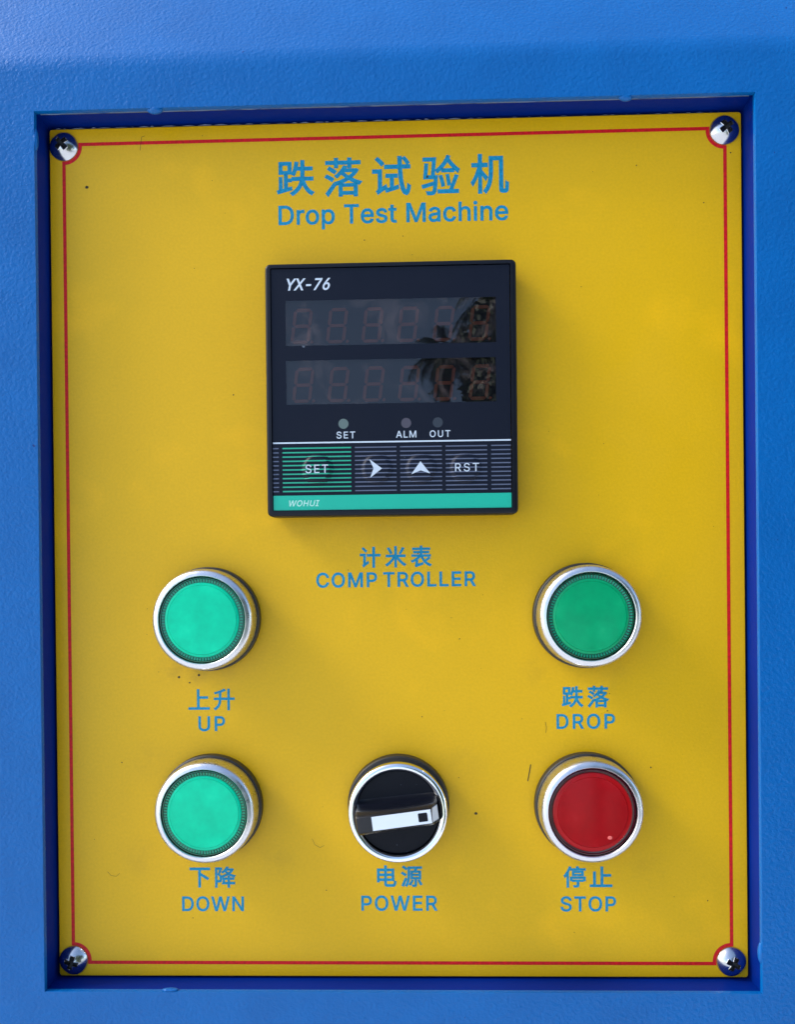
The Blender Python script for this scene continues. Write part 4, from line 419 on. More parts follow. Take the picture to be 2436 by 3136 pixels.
# ------------------------------------------------------------------ builders
def mesh_obj(name, bm, m, parent=None, smooth=None):
    """bmesh in millimetres of the local frame -> ONE mesh object"""
    me = bpy.data.meshes.new(name)
    bmesh.ops.scale(bm, vec=(MM, MM, MM), verts=bm.verts)
    bm.normal_update()
    bm.to_mesh(me)
    bm.free()
    me.materials.append(m)
    if smooth is not None:
        for p in me.polygons:
            p.use_smooth = True
        me.set_sharp_from_angle(angle=R(smooth))
    o = bpy.data.objects.new(name, me)
    col.objects.link(o)
    if parent:
        o.parent = parent
    return o


def thing(name, label, cat, x=0, y=0, z=0, group=None, rz=0):
    o = bpy.data.objects.new(name, None)
    o.empty_display_size = 0.01
    col.objects.link(o)
    o.matrix_world = PANEL @ Matrix.Translation((x * MM, y * MM, z * MM)) @ Matrix.Rotation(rz, 4, 'Z')
    o['label'] = label
    o['category'] = cat
    if group:
        o['group'] = group
    return o


def box(bm, x0, x1, y0, y1, z0, z1, bev=0, seg=2):
    r = bmesh.ops.create_cube(bm, size=1)
    vs_ = r['verts']
    bmesh.ops.scale(bm, vec=(x1 - x0, y1 - y0, z1 - z0), verts=vs_)
    bmesh.ops.translate(bm, vec=((x0 + x1) / 2, (y0 + y1) / 2, (z0 + z1) / 2), verts=vs_)
    if bev:
        ed = list({e for v in vs_ for e in v.link_edges})
        bmesh.ops.bevel(bm, geom=ed, offset=bev, segments=seg, profile=0.5, affect='EDGES')


def lathe(bm, prof, seg=96, cap_top=False, cx=0, cy=0):
    rings = []
    for r, z in prof:
        if r <= 1e-6:
            rings.append([bm.verts.new((cx, cy, z))])
        else:
            rings.append([bm.verts.new((cx + r * math.cos(2 * math.pi * i / seg), cy + r * math.sin(2 * math.pi * i / seg), z))
                          for i in range(seg)])
    for a, b in zip(rings, rings[1:]):
        for i in range(seg):
            j = (i + 1) % seg
            if len(a) == 1:
                bm.faces.new((a[0], b[i], b[j]))
            elif len(b) == 1:
                bm.faces.new((a[i], b[0], a[j]))
            else:
                bm.faces.new((a[i], b[i], b[j], a[j]))
    bmesh.ops.recalc_face_normals(bm, faces=bm.faces)


def rrect(x0, x1, y0, y1, r, n=6):
    pts = []
    for cx, cy, a0 in ((x1 - r, y1 - r, 0), (x0 + r, y1 - r, 90), (x0 + r, y0 + r, 180), (x1 - r, y0 + r, 270)):
        for i in range(n + 1):
            a = R(a0 + 90 * i / n)
            pts.append((cx + r * math.cos(a), cy + r * math.sin(a)))
    return pts


def loft(bm, loops, close_first=False, close_last=False):
    """loops: lists of 3D points with equal counts"""
    vl = [[bm.verts.new(p) for p in lp] for lp in loops]
    n = len(vl[0])
    for a, b in zip(vl, vl[1:]):
        for i in range(n):
            j = (i + 1) % n
            bm.faces.new((a[i], a[j], b[j], b[i]))
    if close_first:
        bm.faces.new(vl[0][::-1])
    if close_last:
        bm.faces.new(vl[-1])
    bmesh.ops.recalc_face_normals(bm, faces=bm.faces)


def glyph_splines(ch):
    return [[float(v) for v in s.split()] for s in GLYPHS[ch][1]]


def gbox(ch):
    xs, ys = [], []
    for s in glyph_splines(ch):
        xs += s[2::6]
        ys += s[3::6]
    return min(xs), max(xs), min(ys), max(ys)


def outline_obj(name, items, z, m, parent, weight=0.0, shear=0.0, base=0.0, thick=0.02):
    """items: (char, ox, oy, sx, sy) in mm; one mesh of the whole line of print"""
    cu = bpy.data.curves.new(name, 'CURVE')
    cu.dimensions = '2D'
    cu.fill_mode = 'BOTH'
    cu.resolution_u = 5
    outlines = []
    for ch, ox, oy, sx, sy in items:
        for s in glyph_splines(ch):
            n = len(s) // 6
            sp = cu.splines.new('BEZIER')
            sp.bezier_points.add(n - 1)
            sp.use_cyclic_u = True
            for i, bp_ in enumerate(sp.bezier_points):
                q = []
                for k in range(3):
                    x = ox + s[i * 6 + k * 2] * sx
                    y = oy + s[i * 6 + k * 2 + 1] * sy
                    q.append((x + (y - base) * shear, y, 0))
                bp_.handle_left_type = bp_.handle_right_type = 'FREE'
                bp_.handle_left, bp_.co, bp_.handle_right = q
            # flattened contour, for the band of ink that gives the stroke its weight
            fl = []
            bz = sp.bezier_points
            for i in range(n):
                p0, p1, p2, p3 = bz[i].co, bz[i].handle_right, bz[(i + 1) % n].handle_left, bz[(i + 1) % n].co
                ch_ = (p3 - p0).length
                bend = ((p1 - p0).length + (p2 - p1).length + (p3 - p2).length) - ch_
                kk = 1 if bend < ch_ * 0.003 else 5
                for t_ in range(kk):
                    u = t_ / kk
                    c_pt = p0 * (1 - u) ** 3 + p1 * 3 * u * (1 - u) ** 2 + p2 * 3 * u * u * (1 - u) + p3 * u ** 3
                    if not fl or (Vector(fl[-1]) - Vector((c_pt.x, c_pt.y))).length > 0.004:
                        fl.append((c_pt.x, c_pt.y))
            if (Vector(fl[0]) - Vector(fl[-1])).length < 0.004:
                fl.pop()
            outlines.append(fl)
    tmp = bpy.data.objects.new('tmp', cu)
    col.objects.link(tmp)
    bpy.context.view_layer.update()
    dg = bpy.context.evaluated_depsgraph_get()
    me = bpy.data.meshes.new_from_object(tmp.evaluated_get(dg))
    bpy.data.objects.remove(tmp)
    bm = bmesh.new()
    bm.from_mesh(me)
    bmesh.ops.translate(bm, vec=(0, 0, z + thick / 2), verts=bm.verts)
    bpy.data.meshes.remove(me)
    if weight > 0:
        for i, fl in enumerate(outlines):
            strip(bm, fl, weight * 2, z + thick / 2 + 0.004 + 0.0015 * (i % 4), closed=True)
    for f in bm.faces:
        f.normal_update()
        if f.normal.z < 0:
            f.normal_flip()
    return mesh_obj(name, bm, m, parent)


def latin(name, text, x0, x1, base, cap, z, m, parent, weight=0.0, shear=0.0, gaps=None):
    s = cap / 509.0
    pos, x = [], 0.0
    for i, ch in enumerate(text):
        pos.append(x)
        x += GLYPHS[ch][0] * s + ((gaps or {}).get(i, 0))
    a = pos[0] + gbox(text[0])[0] * s
    b = pos[-1] + gbox(text[-1])[1] * s
    slant = cap * shear
    target = (x1 - x0) - slant
    tr_ = (target - (b - a)) / max(1, len(text) - 1)
    sx = s
    if tr_ < 0:                      # print set narrower than the font: condense
        k = target / (b - a)
        sx, pos, tr_ = s * k, [p * k for p in pos], 0.0
        a *= k
    it = [(ch, x0 - a + p + i * tr_, base, sx, s) for i, (ch, p) in enumerate(zip(text, pos)) if ch != ' ']
    return outline_obj(name, it, z, m, parent, weight, shear, base)


def hanzi(name, chars, boxes, z, m, parent, weight=0.0):
    it = []
    for ch, (x0, x1, y0, y1) in zip(chars, boxes):
        a, b, c, d = gbox(ch)
        sx, sy = (x1 - x0 - 2 * weight) / (b - a), (y1 - y0 - 2 * weight) / (d - c)
        it.append((ch, x0 + weight - a * sx, y0 + weight - c * sy, sx, sy))
    return outline_obj(name, it, z, m, parent, weight)


def strip(bm, pts, wd, z, closed=False, thick=0.015):
    n = len(pts)
    P = [Vector((p[0], p[1])) for p in pts]
    lo, hi = [], []
    for i in range(n):
        a = P[(i - 1) % n] if (closed or i > 0) else P[i]
        b = P[(i + 1) % n] if (closed or i < n - 1) else P[i]
        d1 = (P[i] - a).normalized() if (P[i] - a).length > 1e-9 else (b - P[i]).normalized()
        d2 = (b - P[i]).normalized() if (b - P[i]).length > 1e-9 else d1
        t = (d1 + d2).normalized()
        nn = Vector((-t.y, t.x))
        k = wd / 2 / max(0.35, nn.dot(Vector((-d1.y, d1.x))))
        zz = z(P[i].x, P[i].y) if callable(z) else z
        lo.append(bm.verts.new((P[i].x + nn.x * k, P[i].y + nn.y * k, zz)))
        hi.append(bm.verts.new((P[i].x - nn.x * k, P[i].y - nn.y * k, zz)))
    for i in range(n if closed else n - 1):
        j = (i + 1) % n
        bm.faces.new((lo[i], hi[i], hi[j], lo[j]))


# ------------------------------------------------------------------ setting: ground
bm = bmesh.new()
bmesh.ops.create_grid(bm, x_segments=8, y_segments=8, size=600 / MM)
M_GND = mat('pale_concrete', (0.30, 0.29, 0.27), 0.9)
m = M_GND
n1 = noise_tex(m, 0.7, 6)
cr = ramp(m, n1.outputs['Fac'], [(0.3, (0.60, 0.60, 0.58)), (0.7, (0.70, 0.69, 0.67))])
L(m, cr.outputs[0], bsdf(m).inputs['Base Color'])
g = mesh_obj('ground', bm, M_GND)
g['kind'] = 'structure'

# ------------------------------------------------------------------ blue cabinet
OX0, OX1, OY0, OY1 = -100.2, 100.3, -123.6, 124.2     # opening
ZF = 9.0                                              # front face above the yellow plate
CX, CYB, CYT = 190.0, -235.0, 138.2
cab = thing('control_cabinet', 'blue powder coated steel cabinet with a square recess around the yellow panel', 'cabinet')
# front skin with the opening; small round weld dimples cut its edge
bm = bmesh.new()
xs = [-CX, OX0, OX1, CX]
ys = [CYB, OY0, OY1, CYT - 3.0]
g3 = [[bm.verts.new((x, y, ZF)) for x in xs] for y in ys]
for j in range(3):
    for i in range(3):
        if (i, j) != (1, 1):
            bm.faces.new((g3[j][i], g3[j][i + 1], g3[j + 1][i + 1], g3[j + 1][i]))
# rounded lip running into the recess
op = [g3[1][1], g3[1][2], g3[2][2], g3[2][1]]
cs = [(-1, -1), (1, -1), (1, 1), (-1, 1)]
prev = op
for dz, ins in ((0.12, 0.02), (0.35, 0.10), (0.7, 0.16), (1.4, 0.18)):
    cur = [bm.verts.new((v.co.x - c[0] * ins, v.co.y - c[1] * ins, ZF - dz)) for v, c in zip(op, cs)]
    for i in range(4):
        j = (i + 1) % 4
        bm.faces.new((prev[i], prev[j], cur[j], cur[i]))
    prev = cur
# bend to the sloping upper face
FOLD = R(27)
top = [g3[3][i] for i in range(4)]
NB = 10
yr, zr = CYT - 3.0, ZF
rad = 3.0 / math.tan(FOLD / 2)
prev = top
for k in range(1, NB + 1):
    a = FOLD * k / NB
    yy, zz = yr + rad * math.sin(a), zr - rad * (1 - math.cos(a))
    cur = [bm.verts.new((v.co.x, yy, zz)) for v in top]
    for i in range(3):
        bm.faces.new((prev[i], prev[i + 1], cur[i + 1], cur[i]))
    prev = cur
cur = [bm.verts.new((v.co.x, yy + 170 * math.cos(FOLD), zz - 170 * math.sin(FOLD))) for v in top]
for i in range(3):
    bm.faces.new((prev[i], prev[i + 1], cur[i + 1], cur[i]))
ytop, ztop = yy + 170 * math.cos(FOLD), zz - 170 * math.sin(FOLD)
bmesh.ops.recalc_face_normals(bm, faces=bm.faces)
mesh_obj('front_panel', bm, M_BLUE, cab, smooth=25)
# the body behind
bm = bmesh.new()
DB = -190.0
sect = [(CYB, ZF), (CYT, ZF - 0.2), (ytop, ztop), (ytop, DB), (CYB, DB)]
va = [bm.verts.new((-CX, y, z)) for y, z in sect]
vb = [bm.verts.new((CX, y, z)) for y, z in sect]
bm.faces.new(va)
bm.faces.new(vb[::-1])
for i in (2, 3, 4):
    j = (i + 1) % 5
    bm.faces.new((va[i], vb[i], vb[j], va[j]))
bmesh.ops.recalc_face_normals(bm, faces=bm.faces)
mesh_obj('cabinet_body', bm, M_BLUE, cab)
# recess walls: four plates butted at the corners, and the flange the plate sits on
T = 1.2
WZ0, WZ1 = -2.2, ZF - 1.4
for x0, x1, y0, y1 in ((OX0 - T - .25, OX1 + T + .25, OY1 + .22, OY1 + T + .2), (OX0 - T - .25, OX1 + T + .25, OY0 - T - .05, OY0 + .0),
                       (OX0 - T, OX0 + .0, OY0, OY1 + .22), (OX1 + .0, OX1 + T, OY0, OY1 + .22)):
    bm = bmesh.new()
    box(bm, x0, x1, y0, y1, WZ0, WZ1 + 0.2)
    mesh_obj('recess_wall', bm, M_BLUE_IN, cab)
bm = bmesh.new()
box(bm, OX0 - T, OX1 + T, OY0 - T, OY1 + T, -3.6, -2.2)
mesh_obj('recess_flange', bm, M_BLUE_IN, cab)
# bare bright edge of the inner box under the top lip, and chipped paint along the plate top
bm = bmesh.new()
random.seed(3)
nseg = 160
rows = []
for i in range(nseg + 1):
    x = OX0 + 1.2 + (OX1 - OX0 - 2.4) * i / nseg
    j = noise.noise(Vector((x * 0.12, 2, 0)))
    hh = 0.10 + 0.05 * j
    yb = OY1 - 0.16
    rows.append([bm.verts.new(p) for p in ((x, OY1 + .25, 7.5), (x, yb + 0.1, 7.45), (x, yb - hh, 7.25), (x, yb - hh * .4, 7.0), (x, OY1 + .25, 6.9))])
for a, b in zip(rows, rows[1:]):
    for k in range(4):
        bm.faces.new((a[k], b[k], b[k + 1], a[k + 1]))
bmesh.ops.recalc_face_normals(bm, faces=bm.faces)
mesh_obj('sheet_edge', bm, M_BARE, cab, smooth=60)
# pale chipped paint where the flange meets the top edge of the plate
bm = bmesh.new()
random.seed(21)
x = -97.5
while x < 97:
    ln = random.uniform(0.8, 4.5) if x < 20 else random.uniform(0.4, 2.0)
    hgt = random.uniform(0.10, 0.30) if x < 20 else random.uniform(0.06, 0.16)
    n = 6
    lo = [bm.verts.new((x + ln * i / n, 123.58, 0.03)) for i in range(n + 1)]
    hi = [bm.verts.new((x + ln * i / n, 123.60 + hgt * math.sin(math.pi * (i + .35) / (n + .7)) * random.uniform(.7, 1.2), 0.01)) for i in range(n + 1)]
    for i in range(n):
        bm.faces.new((lo[i], lo[i + 1], hi[i + 1], hi[i]))
    x += ln + random.uniform(0.2, 2.2) * (1 if x < 20 else 2.5)
bmesh.ops.recalc_face_normals(bm, faces=bm.faces)
o = mesh_obj('paint_chips', bm, mat('bare_chipped_edge', (0.22, 0.26, 0.36), 0.5), cab)
o['kind'] = 'stuff'
# weld spots on the edge of the opening
for x, y, rx, ry in ((-66.0, OY1 - .1, 2.3, 1.25), (65.2, OY1 - .1, 2.0, 1.1), (OX0 + .1, 116.5, 0.8, 3.2),
                     (OX1 - .1, -112.5, 0.9, 3.0), (-64.5, OY0 + .3, 2.4, 0.5)):
    bm = bmesh.new()
    bmesh.ops.create_icosphere(bm, subdivisions=3, radius=1)
    for v in bm.verts:
        v.co.x *= rx * (1 + .12 * noise.noise(v.co * 1.7))
        v.co.y *= ry
        v.co.z *= 0.9
    bmesh.ops.translate(bm, vec=(x, y, ZF - 0.86), verts=bm.verts)
    mesh_obj('weld_spot', bm, M_BLUE, cab, smooth=80)

# ------------------------------------------------------------------ yellow plate
PX0, PX1, PY0, PY1 = -99.55, 99.7, -123.0, 123.6
plate = thing('label_plate', 'yellow printed plate with blue lettering and a red border line', 'control panel')
bm = bmesh.new()
lo_ = rrect(PX0, PX1, PY0, PY1, 0.8, 3)
inn = rrect(PX0 + .25, PX1 - .25, PY0 + .25, PY1 - .25, 0.6, 3)
loft(bm, [[(x, y, -2.1) for x, y in lo_], [(x, y, -0.25) for x, y in lo_], [(x, y, 0) for x, y in inn]], True, True)
mesh_obj('plate', bm, M_YEL, plate)
# red border with quarter arcs round the screws
SX0, SX1, SY0, SY1 = -95.2, 94.85, -118.35, 118.4
LX0, LX1, LY0, LY1 = -95.3, 95.0, -119.0, 119.0
pts = []
ra = 4.75
for cx, cy, sx, sy in ((SX1, SY1, -1, -1), (SX0, SY1, 1, -1), (SX0, SY0, 1, 1), (SX1, SY0, -1, 1)):
    lx = LX1 if sx < 0 else LX0
    ly = LY1 if sy < 0 else LY0
    # end A on the vertical line x=lx, end B on the horizontal line y=ly
    ax = math.asin((lx - cx) * sx / ra)
    A = math.atan2(sy * math.cos(ax), sx * math.sin(ax))
    by = math.asin((ly - cy) * sy / ra)
    B = math.atan2(sy * math.sin(by), sx * math.cos(by))
    d = (B - A + math.pi) % (2 * math.pi) - math.pi
    arc = [(cx + ra * math.cos(A + d * k / 14), cy + ra * math.sin(A + d * k / 14)) for k in range(15)]
    if sx * sy < 0 and sx > 0 or sx < 0 and sy > 0:
        arc = arc[::-1]
    pts.append(arc)
# order: right vertical -> TR arc -> top line -> TL arc -> left line -> BL arc -> bottom -> BR arc
full = pts[0] + pts[1] + pts[2] + pts[3]
full = []
full += pts[0] if abs(pts[0][0][0] - LX1) < .3 else pts[0][::-1]
full += pts[1] if abs(pts[1][0][1] - LY1) < .3 else pts[1][::-1]
full += pts[2] if abs(pts[2][0][0] - LX0) < .3 else pts[2][::-1]
full += pts[3] if abs(pts[3][0][1] - LY0) < .3 else pts[3][::-1]
bm = bmesh.new()
strip(bm, full, 1.0, 0.02, closed=True)
bmesh.ops.recalc_face_normals(bm, faces=bm.faces)
bo = mesh_obj('border_line', bm, M_RED, plate)
PZ = 0.01
hanzi('title_characters', '跌落试验机', [(-33.2, -22.3, 102.6, 112.9), (-19.35, -8.5, 102.1, 113.3), (-5.6, 5.6, 102.1, 113.4),
                                  (8.6, 19.7, 101.9, 113.4), (22.7, 33.7, 102.0, 113.4)], PZ, M_TXT, plate, 0.21)
latin('title_lettering', 'Drop Test Machine', -32.65, 33.25, 94.45, 5.3, PZ, M_TXT, plate, 0.15)
hanzi('meter_characters', '计米表', [(-10.3, -4.3, -4.85, 1.2), (-2.95, 3.1, -4.85, 1.35), (4.4, 10.45, -4.85, 1.4)], PZ, M_TXT, plate, 0.15)
latin('meter_lettering', 'COMP TROLLER', -22.85, 22.9, -10.32, 4.05, PZ, M_TXT, plate, 0.13, gaps={4: -0.9})
hanzi('up_characters', '上升', [(-60.65, -54.4, -45.5, -39.5), (-53.25, -47.1, -45.7, -39.4)], PZ, M_TXT, plate, 0.12)
latin('up_lettering', 'UP', -57.68, -50.1, -51.6, 4.1, PZ, M_TXT, plate, 0.12)
hanzi('drop_characters', '跌落', [(47.35, 53.5, -45.5, -39.4), (54.65, 60.8, -45.6, -39.35)], PZ, M_TXT, plate, 0.15)
latin('drop_lettering', 'DROP', 45.9, 62.36, -51.55, 4.05, PZ, M_TXT, plate, 0.12)
hanzi('down_characters', '下降', [(-60.85, -54.8, -97.2, -91.35), (-53.45, -47.4, -97.25, -91.05)], PZ, M_TXT, plate, 0.15)
latin('down_lettering', 'DOWN', -63.06, -45.17, -103.93, 4.05, PZ, M_TXT, plate, 0.12)
hanzi('power_characters', '电源', [(-6.3, -0.65, -97.0, -90.75), (0.65, 6.85, -97.05, -90.85)], PZ, M_TXT, plate, 0.15)
latin('power_lettering', 'POWER', -10.8, 10.96, -103.8, 4.15, PZ, M_TXT, plate, 0.12)
hanzi('stop_characters', '停止', [(47.35, 53.75, -97.25, -91.05), (54.85, 61.3, -97.1, -91.2)], PZ, M_TXT, plate, 0.15)
latin('stop_lettering', 'STOP', 46.55, 62.2, -103.98, 4.1, PZ, M_TXT, plate, 0.12)

# dirt flecks and hairs stuck to the plate (at the places the photo shows)
bm = bmesh.new()
random.seed(11)


def fleck(x, y, r, el=1.0):
    n = 7
    a0 = random.random() * 6.28
    c = bm.verts.new((x, y, 0.12))
    ring = []
    for i in range(n):
        a = 2 * math.pi * i / n
        rr_ = r * random.uniform(.6, 1.25)
        dx, dy = rr_ * math.cos(a) * el, rr_ * math.sin(a)
        ring.append(bm.verts.new((x + dx * math.cos(a0) - dy * math.sin(a0), y + dx * math.sin(a0) + dy * math.cos(a0), 0.03)))
    for i in range(n):
        bm.faces.new((c, ring[i], ring[(i + 1) % n]))


for x, y, r in ((-88.6, 106.6, .52), (10.3, 107.2, .42), (-46.5, 45.6, .24), (6.5, -0.8, .2), (22.4, -75.9, .42), (72.5, -62.8, .26),
                (-8, 89.5, .18), (3.1, 90.4, .15), (17.6, -65.5, .15), (-63.3, -36.0, .45), (-57.5, -35.4, .4), (-60.2, -37.6, .3),
                (7.2, -47.9, .18), (18.2, -25.6, .2), (88.3, -101, .2), (88.9, 98, .2), (60.3, -46.5, .22), (61, -41.6, .18),
                (-80.4, -60.7, .2), (-60, -106, .18), (70, 109, .2), (96.6, 112, .2), (54, 74.8, .14), (-21, -98, .18)):
    fleck(x, y, r)
for k in range(46):
    fleck(random.uniform(-97, 97), random.uniform(-121, 121), random.uniform(.05, .13))
mk = mesh_obj('dirt_flecks', bm, M_DIRT, plate)
mk['kind'] = 'stuff'


def hair(p, wd=0.10):
    bm = bmesh.new()
    strip(bm, p, wd, 0.05)
    bmesh.ops.recalc_face_normals(bm, faces=bm.faces)
    mesh_obj('hair', bm, M_DIRT, plate)


hair([(38.3, -61.8), (37.9, -64.0), (37.4, -66.6)], 0.28)
hair([(-71.5, 121.0), (-72.4, 122.0 - 1.3), (-72.6, 119.4), (-72.9, 116.8)], 0.10)
hair([(42.6, -49.6), (42.9, -51.2), (42.7, -52.8)], 0.10)
hair([(-85.0, -92.5), (-84.0, -93.6), (-82.4, -93.9), (-81.4, -93.0)], 0.08)
hair([(-25.0, -83.0), (-24.2, -84.8), (-22.7, -85.6), (-21.5, -85.0)], 0.08)


# ------------------------------------------------------------------ corner screws
def screw_parts(root):
    bm = bmesh.new()
    NR, NS = 64, 160
    Rr, H = 4.2, 2.35
    rs = (Rr * Rr + H * H) / (2 * H)

    def hz(x, y):
        r = math.hypot(x, y)
        z = math.sqrt(max(0, rs * rs - r * r)) - (rs - H)
        # cross recess
        def arm(u, v):
            wv = 0.66 + 0.06 * abs(u)
            a = min(1, max(0, (wv - abs(v)) / 0.22))
            b = min(1, max(0, (2.05 - abs(u)) / 0.22))
            return a * b
        k = max(arm(x, y), arm(y, x))
        cc = min(1, max(0, (0.95 - r) / 0.25))
        k = max(k, cc)
        depth = 1.5 * (1 - 0.55 * min(1, r / 1.95))
        rim = math.exp(-((k - 0.25) / 0.22) ** 2) * 0.10 if k > 0.001 else 0.0
        return z + 0.25 - (k * depth if k > 0.45 else 0.0) + rim
    prev = None
    c0 = bm.verts.new((0, 0, hz(0, 0)))
    def mark(f):
        c = f.calc_center_median()
        u, v = abs(c.x), abs(c.y)
        if (u < 1.93 and v < .55 + .06 * u) or (v < 1.93 and u < .55 + .06 * v) or math.hypot(u, v) < .85:
            f.material_index = 1
    for i in range(1, NR + 1):
        r = Rr * (i / NR) ** 0.85
        ring = [bm.verts.new((r * math.cos(2 * math.pi * j / NS), r * math.sin(2 * math.pi * j / NS),
                              hz(r * math.cos(2 * math.pi * j / NS), r * math.sin(2 * math.pi * j / NS)))) for j in range(NS)]
        for j in range(NS):
            q = (j + 1) % NS
            if prev is None:
                mark(bm.faces.new((c0, ring[j], ring[q])))
            else:
                mark(bm.faces.new((prev[j], ring[j], ring[q], prev[q])))
        prev = ring
    ring = [bm.verts.new((4.2 * math.cos(2 * math.pi * j / NS), 4.2 * math.sin(2 * math.pi * j / NS), 0.0)) for j in range(NS)]
    for j in range(NS):
        q = (j + 1) % NS
        bm.faces.new((prev[j], ring[j], ring[q], prev[q]))
    bmesh.ops.recalc_face_normals(bm, faces=bm.faces)
    o = mesh_obj('screw_head', bm, M_STEEL, root, smooth=42)
    o.data.materials.append(M_HOLE)


def copy_thing(src, name, label, x, y, rz=0):
    r = thing(name, label, src['category'], x, y, 0, src.get('group'), rz)
    for ch in list(src.children):
        c = ch.copy()
        col.objects.link(c)
        c.parent = r
        for g2 in ch.children:
            d = g2.copy()
            col.objects.link(d)
            d.parent = c
    return r


s0 = thing('machine_screw', 'domed cross head screw in the top left corner of the yellow plate', 'screw', SX0, SY1, 0,
           'screws holding the yellow plate', R(42))
screw_parts(s0)
copy_thing(s0, 'machine_screw', 'domed cross head screw in the top right corner of the yellow plate', SX1, SY1, R(36))
copy_thing(s0, 'machine_screw', 'domed cross head screw in the bottom left corner of the yellow plate', SX0, SY0, R(-17))
copy_thing(s0, 'machine_screw', 'domed cross head screw in the bottom right corner of the yellow plate', SX1, SY0, R(63))


# ------------------------------------------------------------------ push buttons
def arc_prof(cr, cz, r, a0, a1, n):
    return [(cr + r * math.cos(R(a0 + (a1 - a0) * i / n)), cz + r * math.sin(R(a0 + (a1 - a0) * i / n))) for i in range(n + 1)]


HB = 10.8          # bezel front


def push_button(label, x, y, kind, rz):
    t = thing('push_button', label, 'push button', x, y, 0, 'round push buttons on the yellow panel', rz)
    bm = bmesh.new()
    lathe(bm, [(11, 0), (14.9, 0), (14.95, 0.3), (14.9, 3.0), (14.5, 3.3), (11, 3.3)], 96)
    mesh_obj('gasket', bm, M_GASK, t, smooth=35)
    bm = bmesh.new()
    prof = [(12.9, 3.3), (14.15, 3.3), (14.35, 3.5), (14.30, 7.8)]
    prof += arc_prof(12.35, 8.75, 1.85, -12, 78, 12)[1:]
    prof += [(12.42, 10.66), (12.22, 10.5), (12.12, 10.1), (12.1, 8.0)]
    lathe(bm, prof, 128)
    mesh_obj('bezel', bm, M_SAT, t, smooth=40)
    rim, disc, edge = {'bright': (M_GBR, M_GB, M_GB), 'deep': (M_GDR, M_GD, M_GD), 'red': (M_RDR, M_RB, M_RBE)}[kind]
    bm = bmesh.new()
    lathe(bm, [(12.05, 8.2), (11.95, 9.7), (11.8, 10.0), (11.6, 10.02), (11.45, 9.55), (10.55, 9.5)], 128)
    rm = mesh_obj('lens_rim', bm, rim, t, smooth=35)
    bm = bmesh.new()
    r1 = 10.45 if kind != 'red' else 10.9
    lathe(bm, [(r1 + .1, 9.45), (r1, 9.9), (r1 - .25, 10.08), (9.75, 10.15), (9.72, 10.12)], 128)
    mesh_obj('lens_edge', bm, edge, t, smooth=30)
    bm = bmesh.new()
    lathe(bm, [(9.70, 10.1), (9.62, 10.2), (6, 10.27), (0, 10.3)], 128)
    mesh_obj('lens_face', bm, disc, t, smooth=30)
    if kind != 'red':
        bm = bmesh.new()
        nr = 88
        for i in range(nr):
            a = 2 * math.pi * i / nr
            ca, sa = math.cos(a), math.sin(a)
            wd = 0.21
            ps = []
            for r_, z_ in ((10.55, 9.86), (11.4, 9.92), (11.45, 9.5), (10.5, 9.5)):
                for s in (-1, 1):
                    ps.append(bm.verts.new((r_ * ca - s * wd * sa, r_ * sa + s * wd * ca, z_)))
            bm.faces.new((ps[0], ps[2], ps[3], ps[1]))
            bm.faces.new((ps[0], ps[6], ps[4], ps[2]))
            bm.faces.new((ps[1], ps[3], ps[5], ps[7]))
            bm.faces.new((ps[2], ps[4], ps[5], ps[3]))
        bmesh.ops.recalc_face_normals(bm, faces=bm.faces)
        rb = mesh_obj('lens_ribs', bm, M_GRIB, t)
        rb['kind'] = 'stuff'
    return t


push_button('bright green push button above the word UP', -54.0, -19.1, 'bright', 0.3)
push_button('deep green push button above the word DROP', 54.0, -19.1, 'deep', 1.9)
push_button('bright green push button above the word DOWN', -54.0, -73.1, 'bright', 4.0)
stop = push_button('red push button above the word STOP', 54.0, -73.1, 'red', 0.0)
bm = bmesh.new()
lathe(bm, [(0.55, 10.20), (0.42, 10.30), (0, 10.34)], 12, cx=4.6, cy=-7.0)
bmesh.ops.scale(bm, vec=(1.25, 1, 1), space=Matrix.Translation((-4.6, 7.0, 0)), verts=bm.verts)
mesh_obj('pale_chip', bm, mat('pale_red_chip', (0.75, 0.13, 0.11), 0.5), stop)

# ------------------------------------------------------------------ power selector switch
sw = thing('selector_switch', 'black rotary switch in a chrome ring above the word POWER', 'switch', 0.15, -73.1)
bm = bmesh.new()
lathe(bm, [(11, 0), (14.6, 0), (14.65, 0.3), (14.5, 3.0), (14.2, 3.3), (11, 3.3)], 96)
mesh_obj('gasket', bm, M_GASK, sw, smooth=35)
bm = bmesh.new()
prof = [(12.5, 3.3), (13.75, 3.3), (13.9, 3.5), (13.85, 8.6)]
prof += arc_prof(12.75, 9.7, 1.15, -15, 160, 18)[1:]
prof += [(11.75, 9.6), (11.72, 7.6)]
lathe(bm, prof, 128)
mesh_obj('chrome_ring', bm, M_CHR, sw, smooth=45)
ANG = R(7.4)
kn = bpy.data.objects.new('knob', None)
bm = bmesh.new()
lathe(bm, [(11.72, 7.7), (11.65, 8.9), (11.4, 9.2), (0, 9.25)], 96)
bmesh.ops.recalc_face_normals(bm, faces=bm.faces)
kn = mesh_obj('knob', bm, M_KNOB, sw, smooth=35)
# handle: a tapering ridge across the knob
bm = bmesh.new()


def hsec(x, k, zt):
    """cross-section of the handle at x: k scales width, zt is the top"""
    pr = [(4.9, 9.1), (4.1, 9.9), (3.5, 11.6), (3.15, 14.2), (2.95, zt - 1.1), (2.15, zt)]
    pr = [(a * k, z) for a, z in pr]
    return [(x, -a, z) for a, z in pr] + [(x, a, z) for a, z in pr[::-1]]


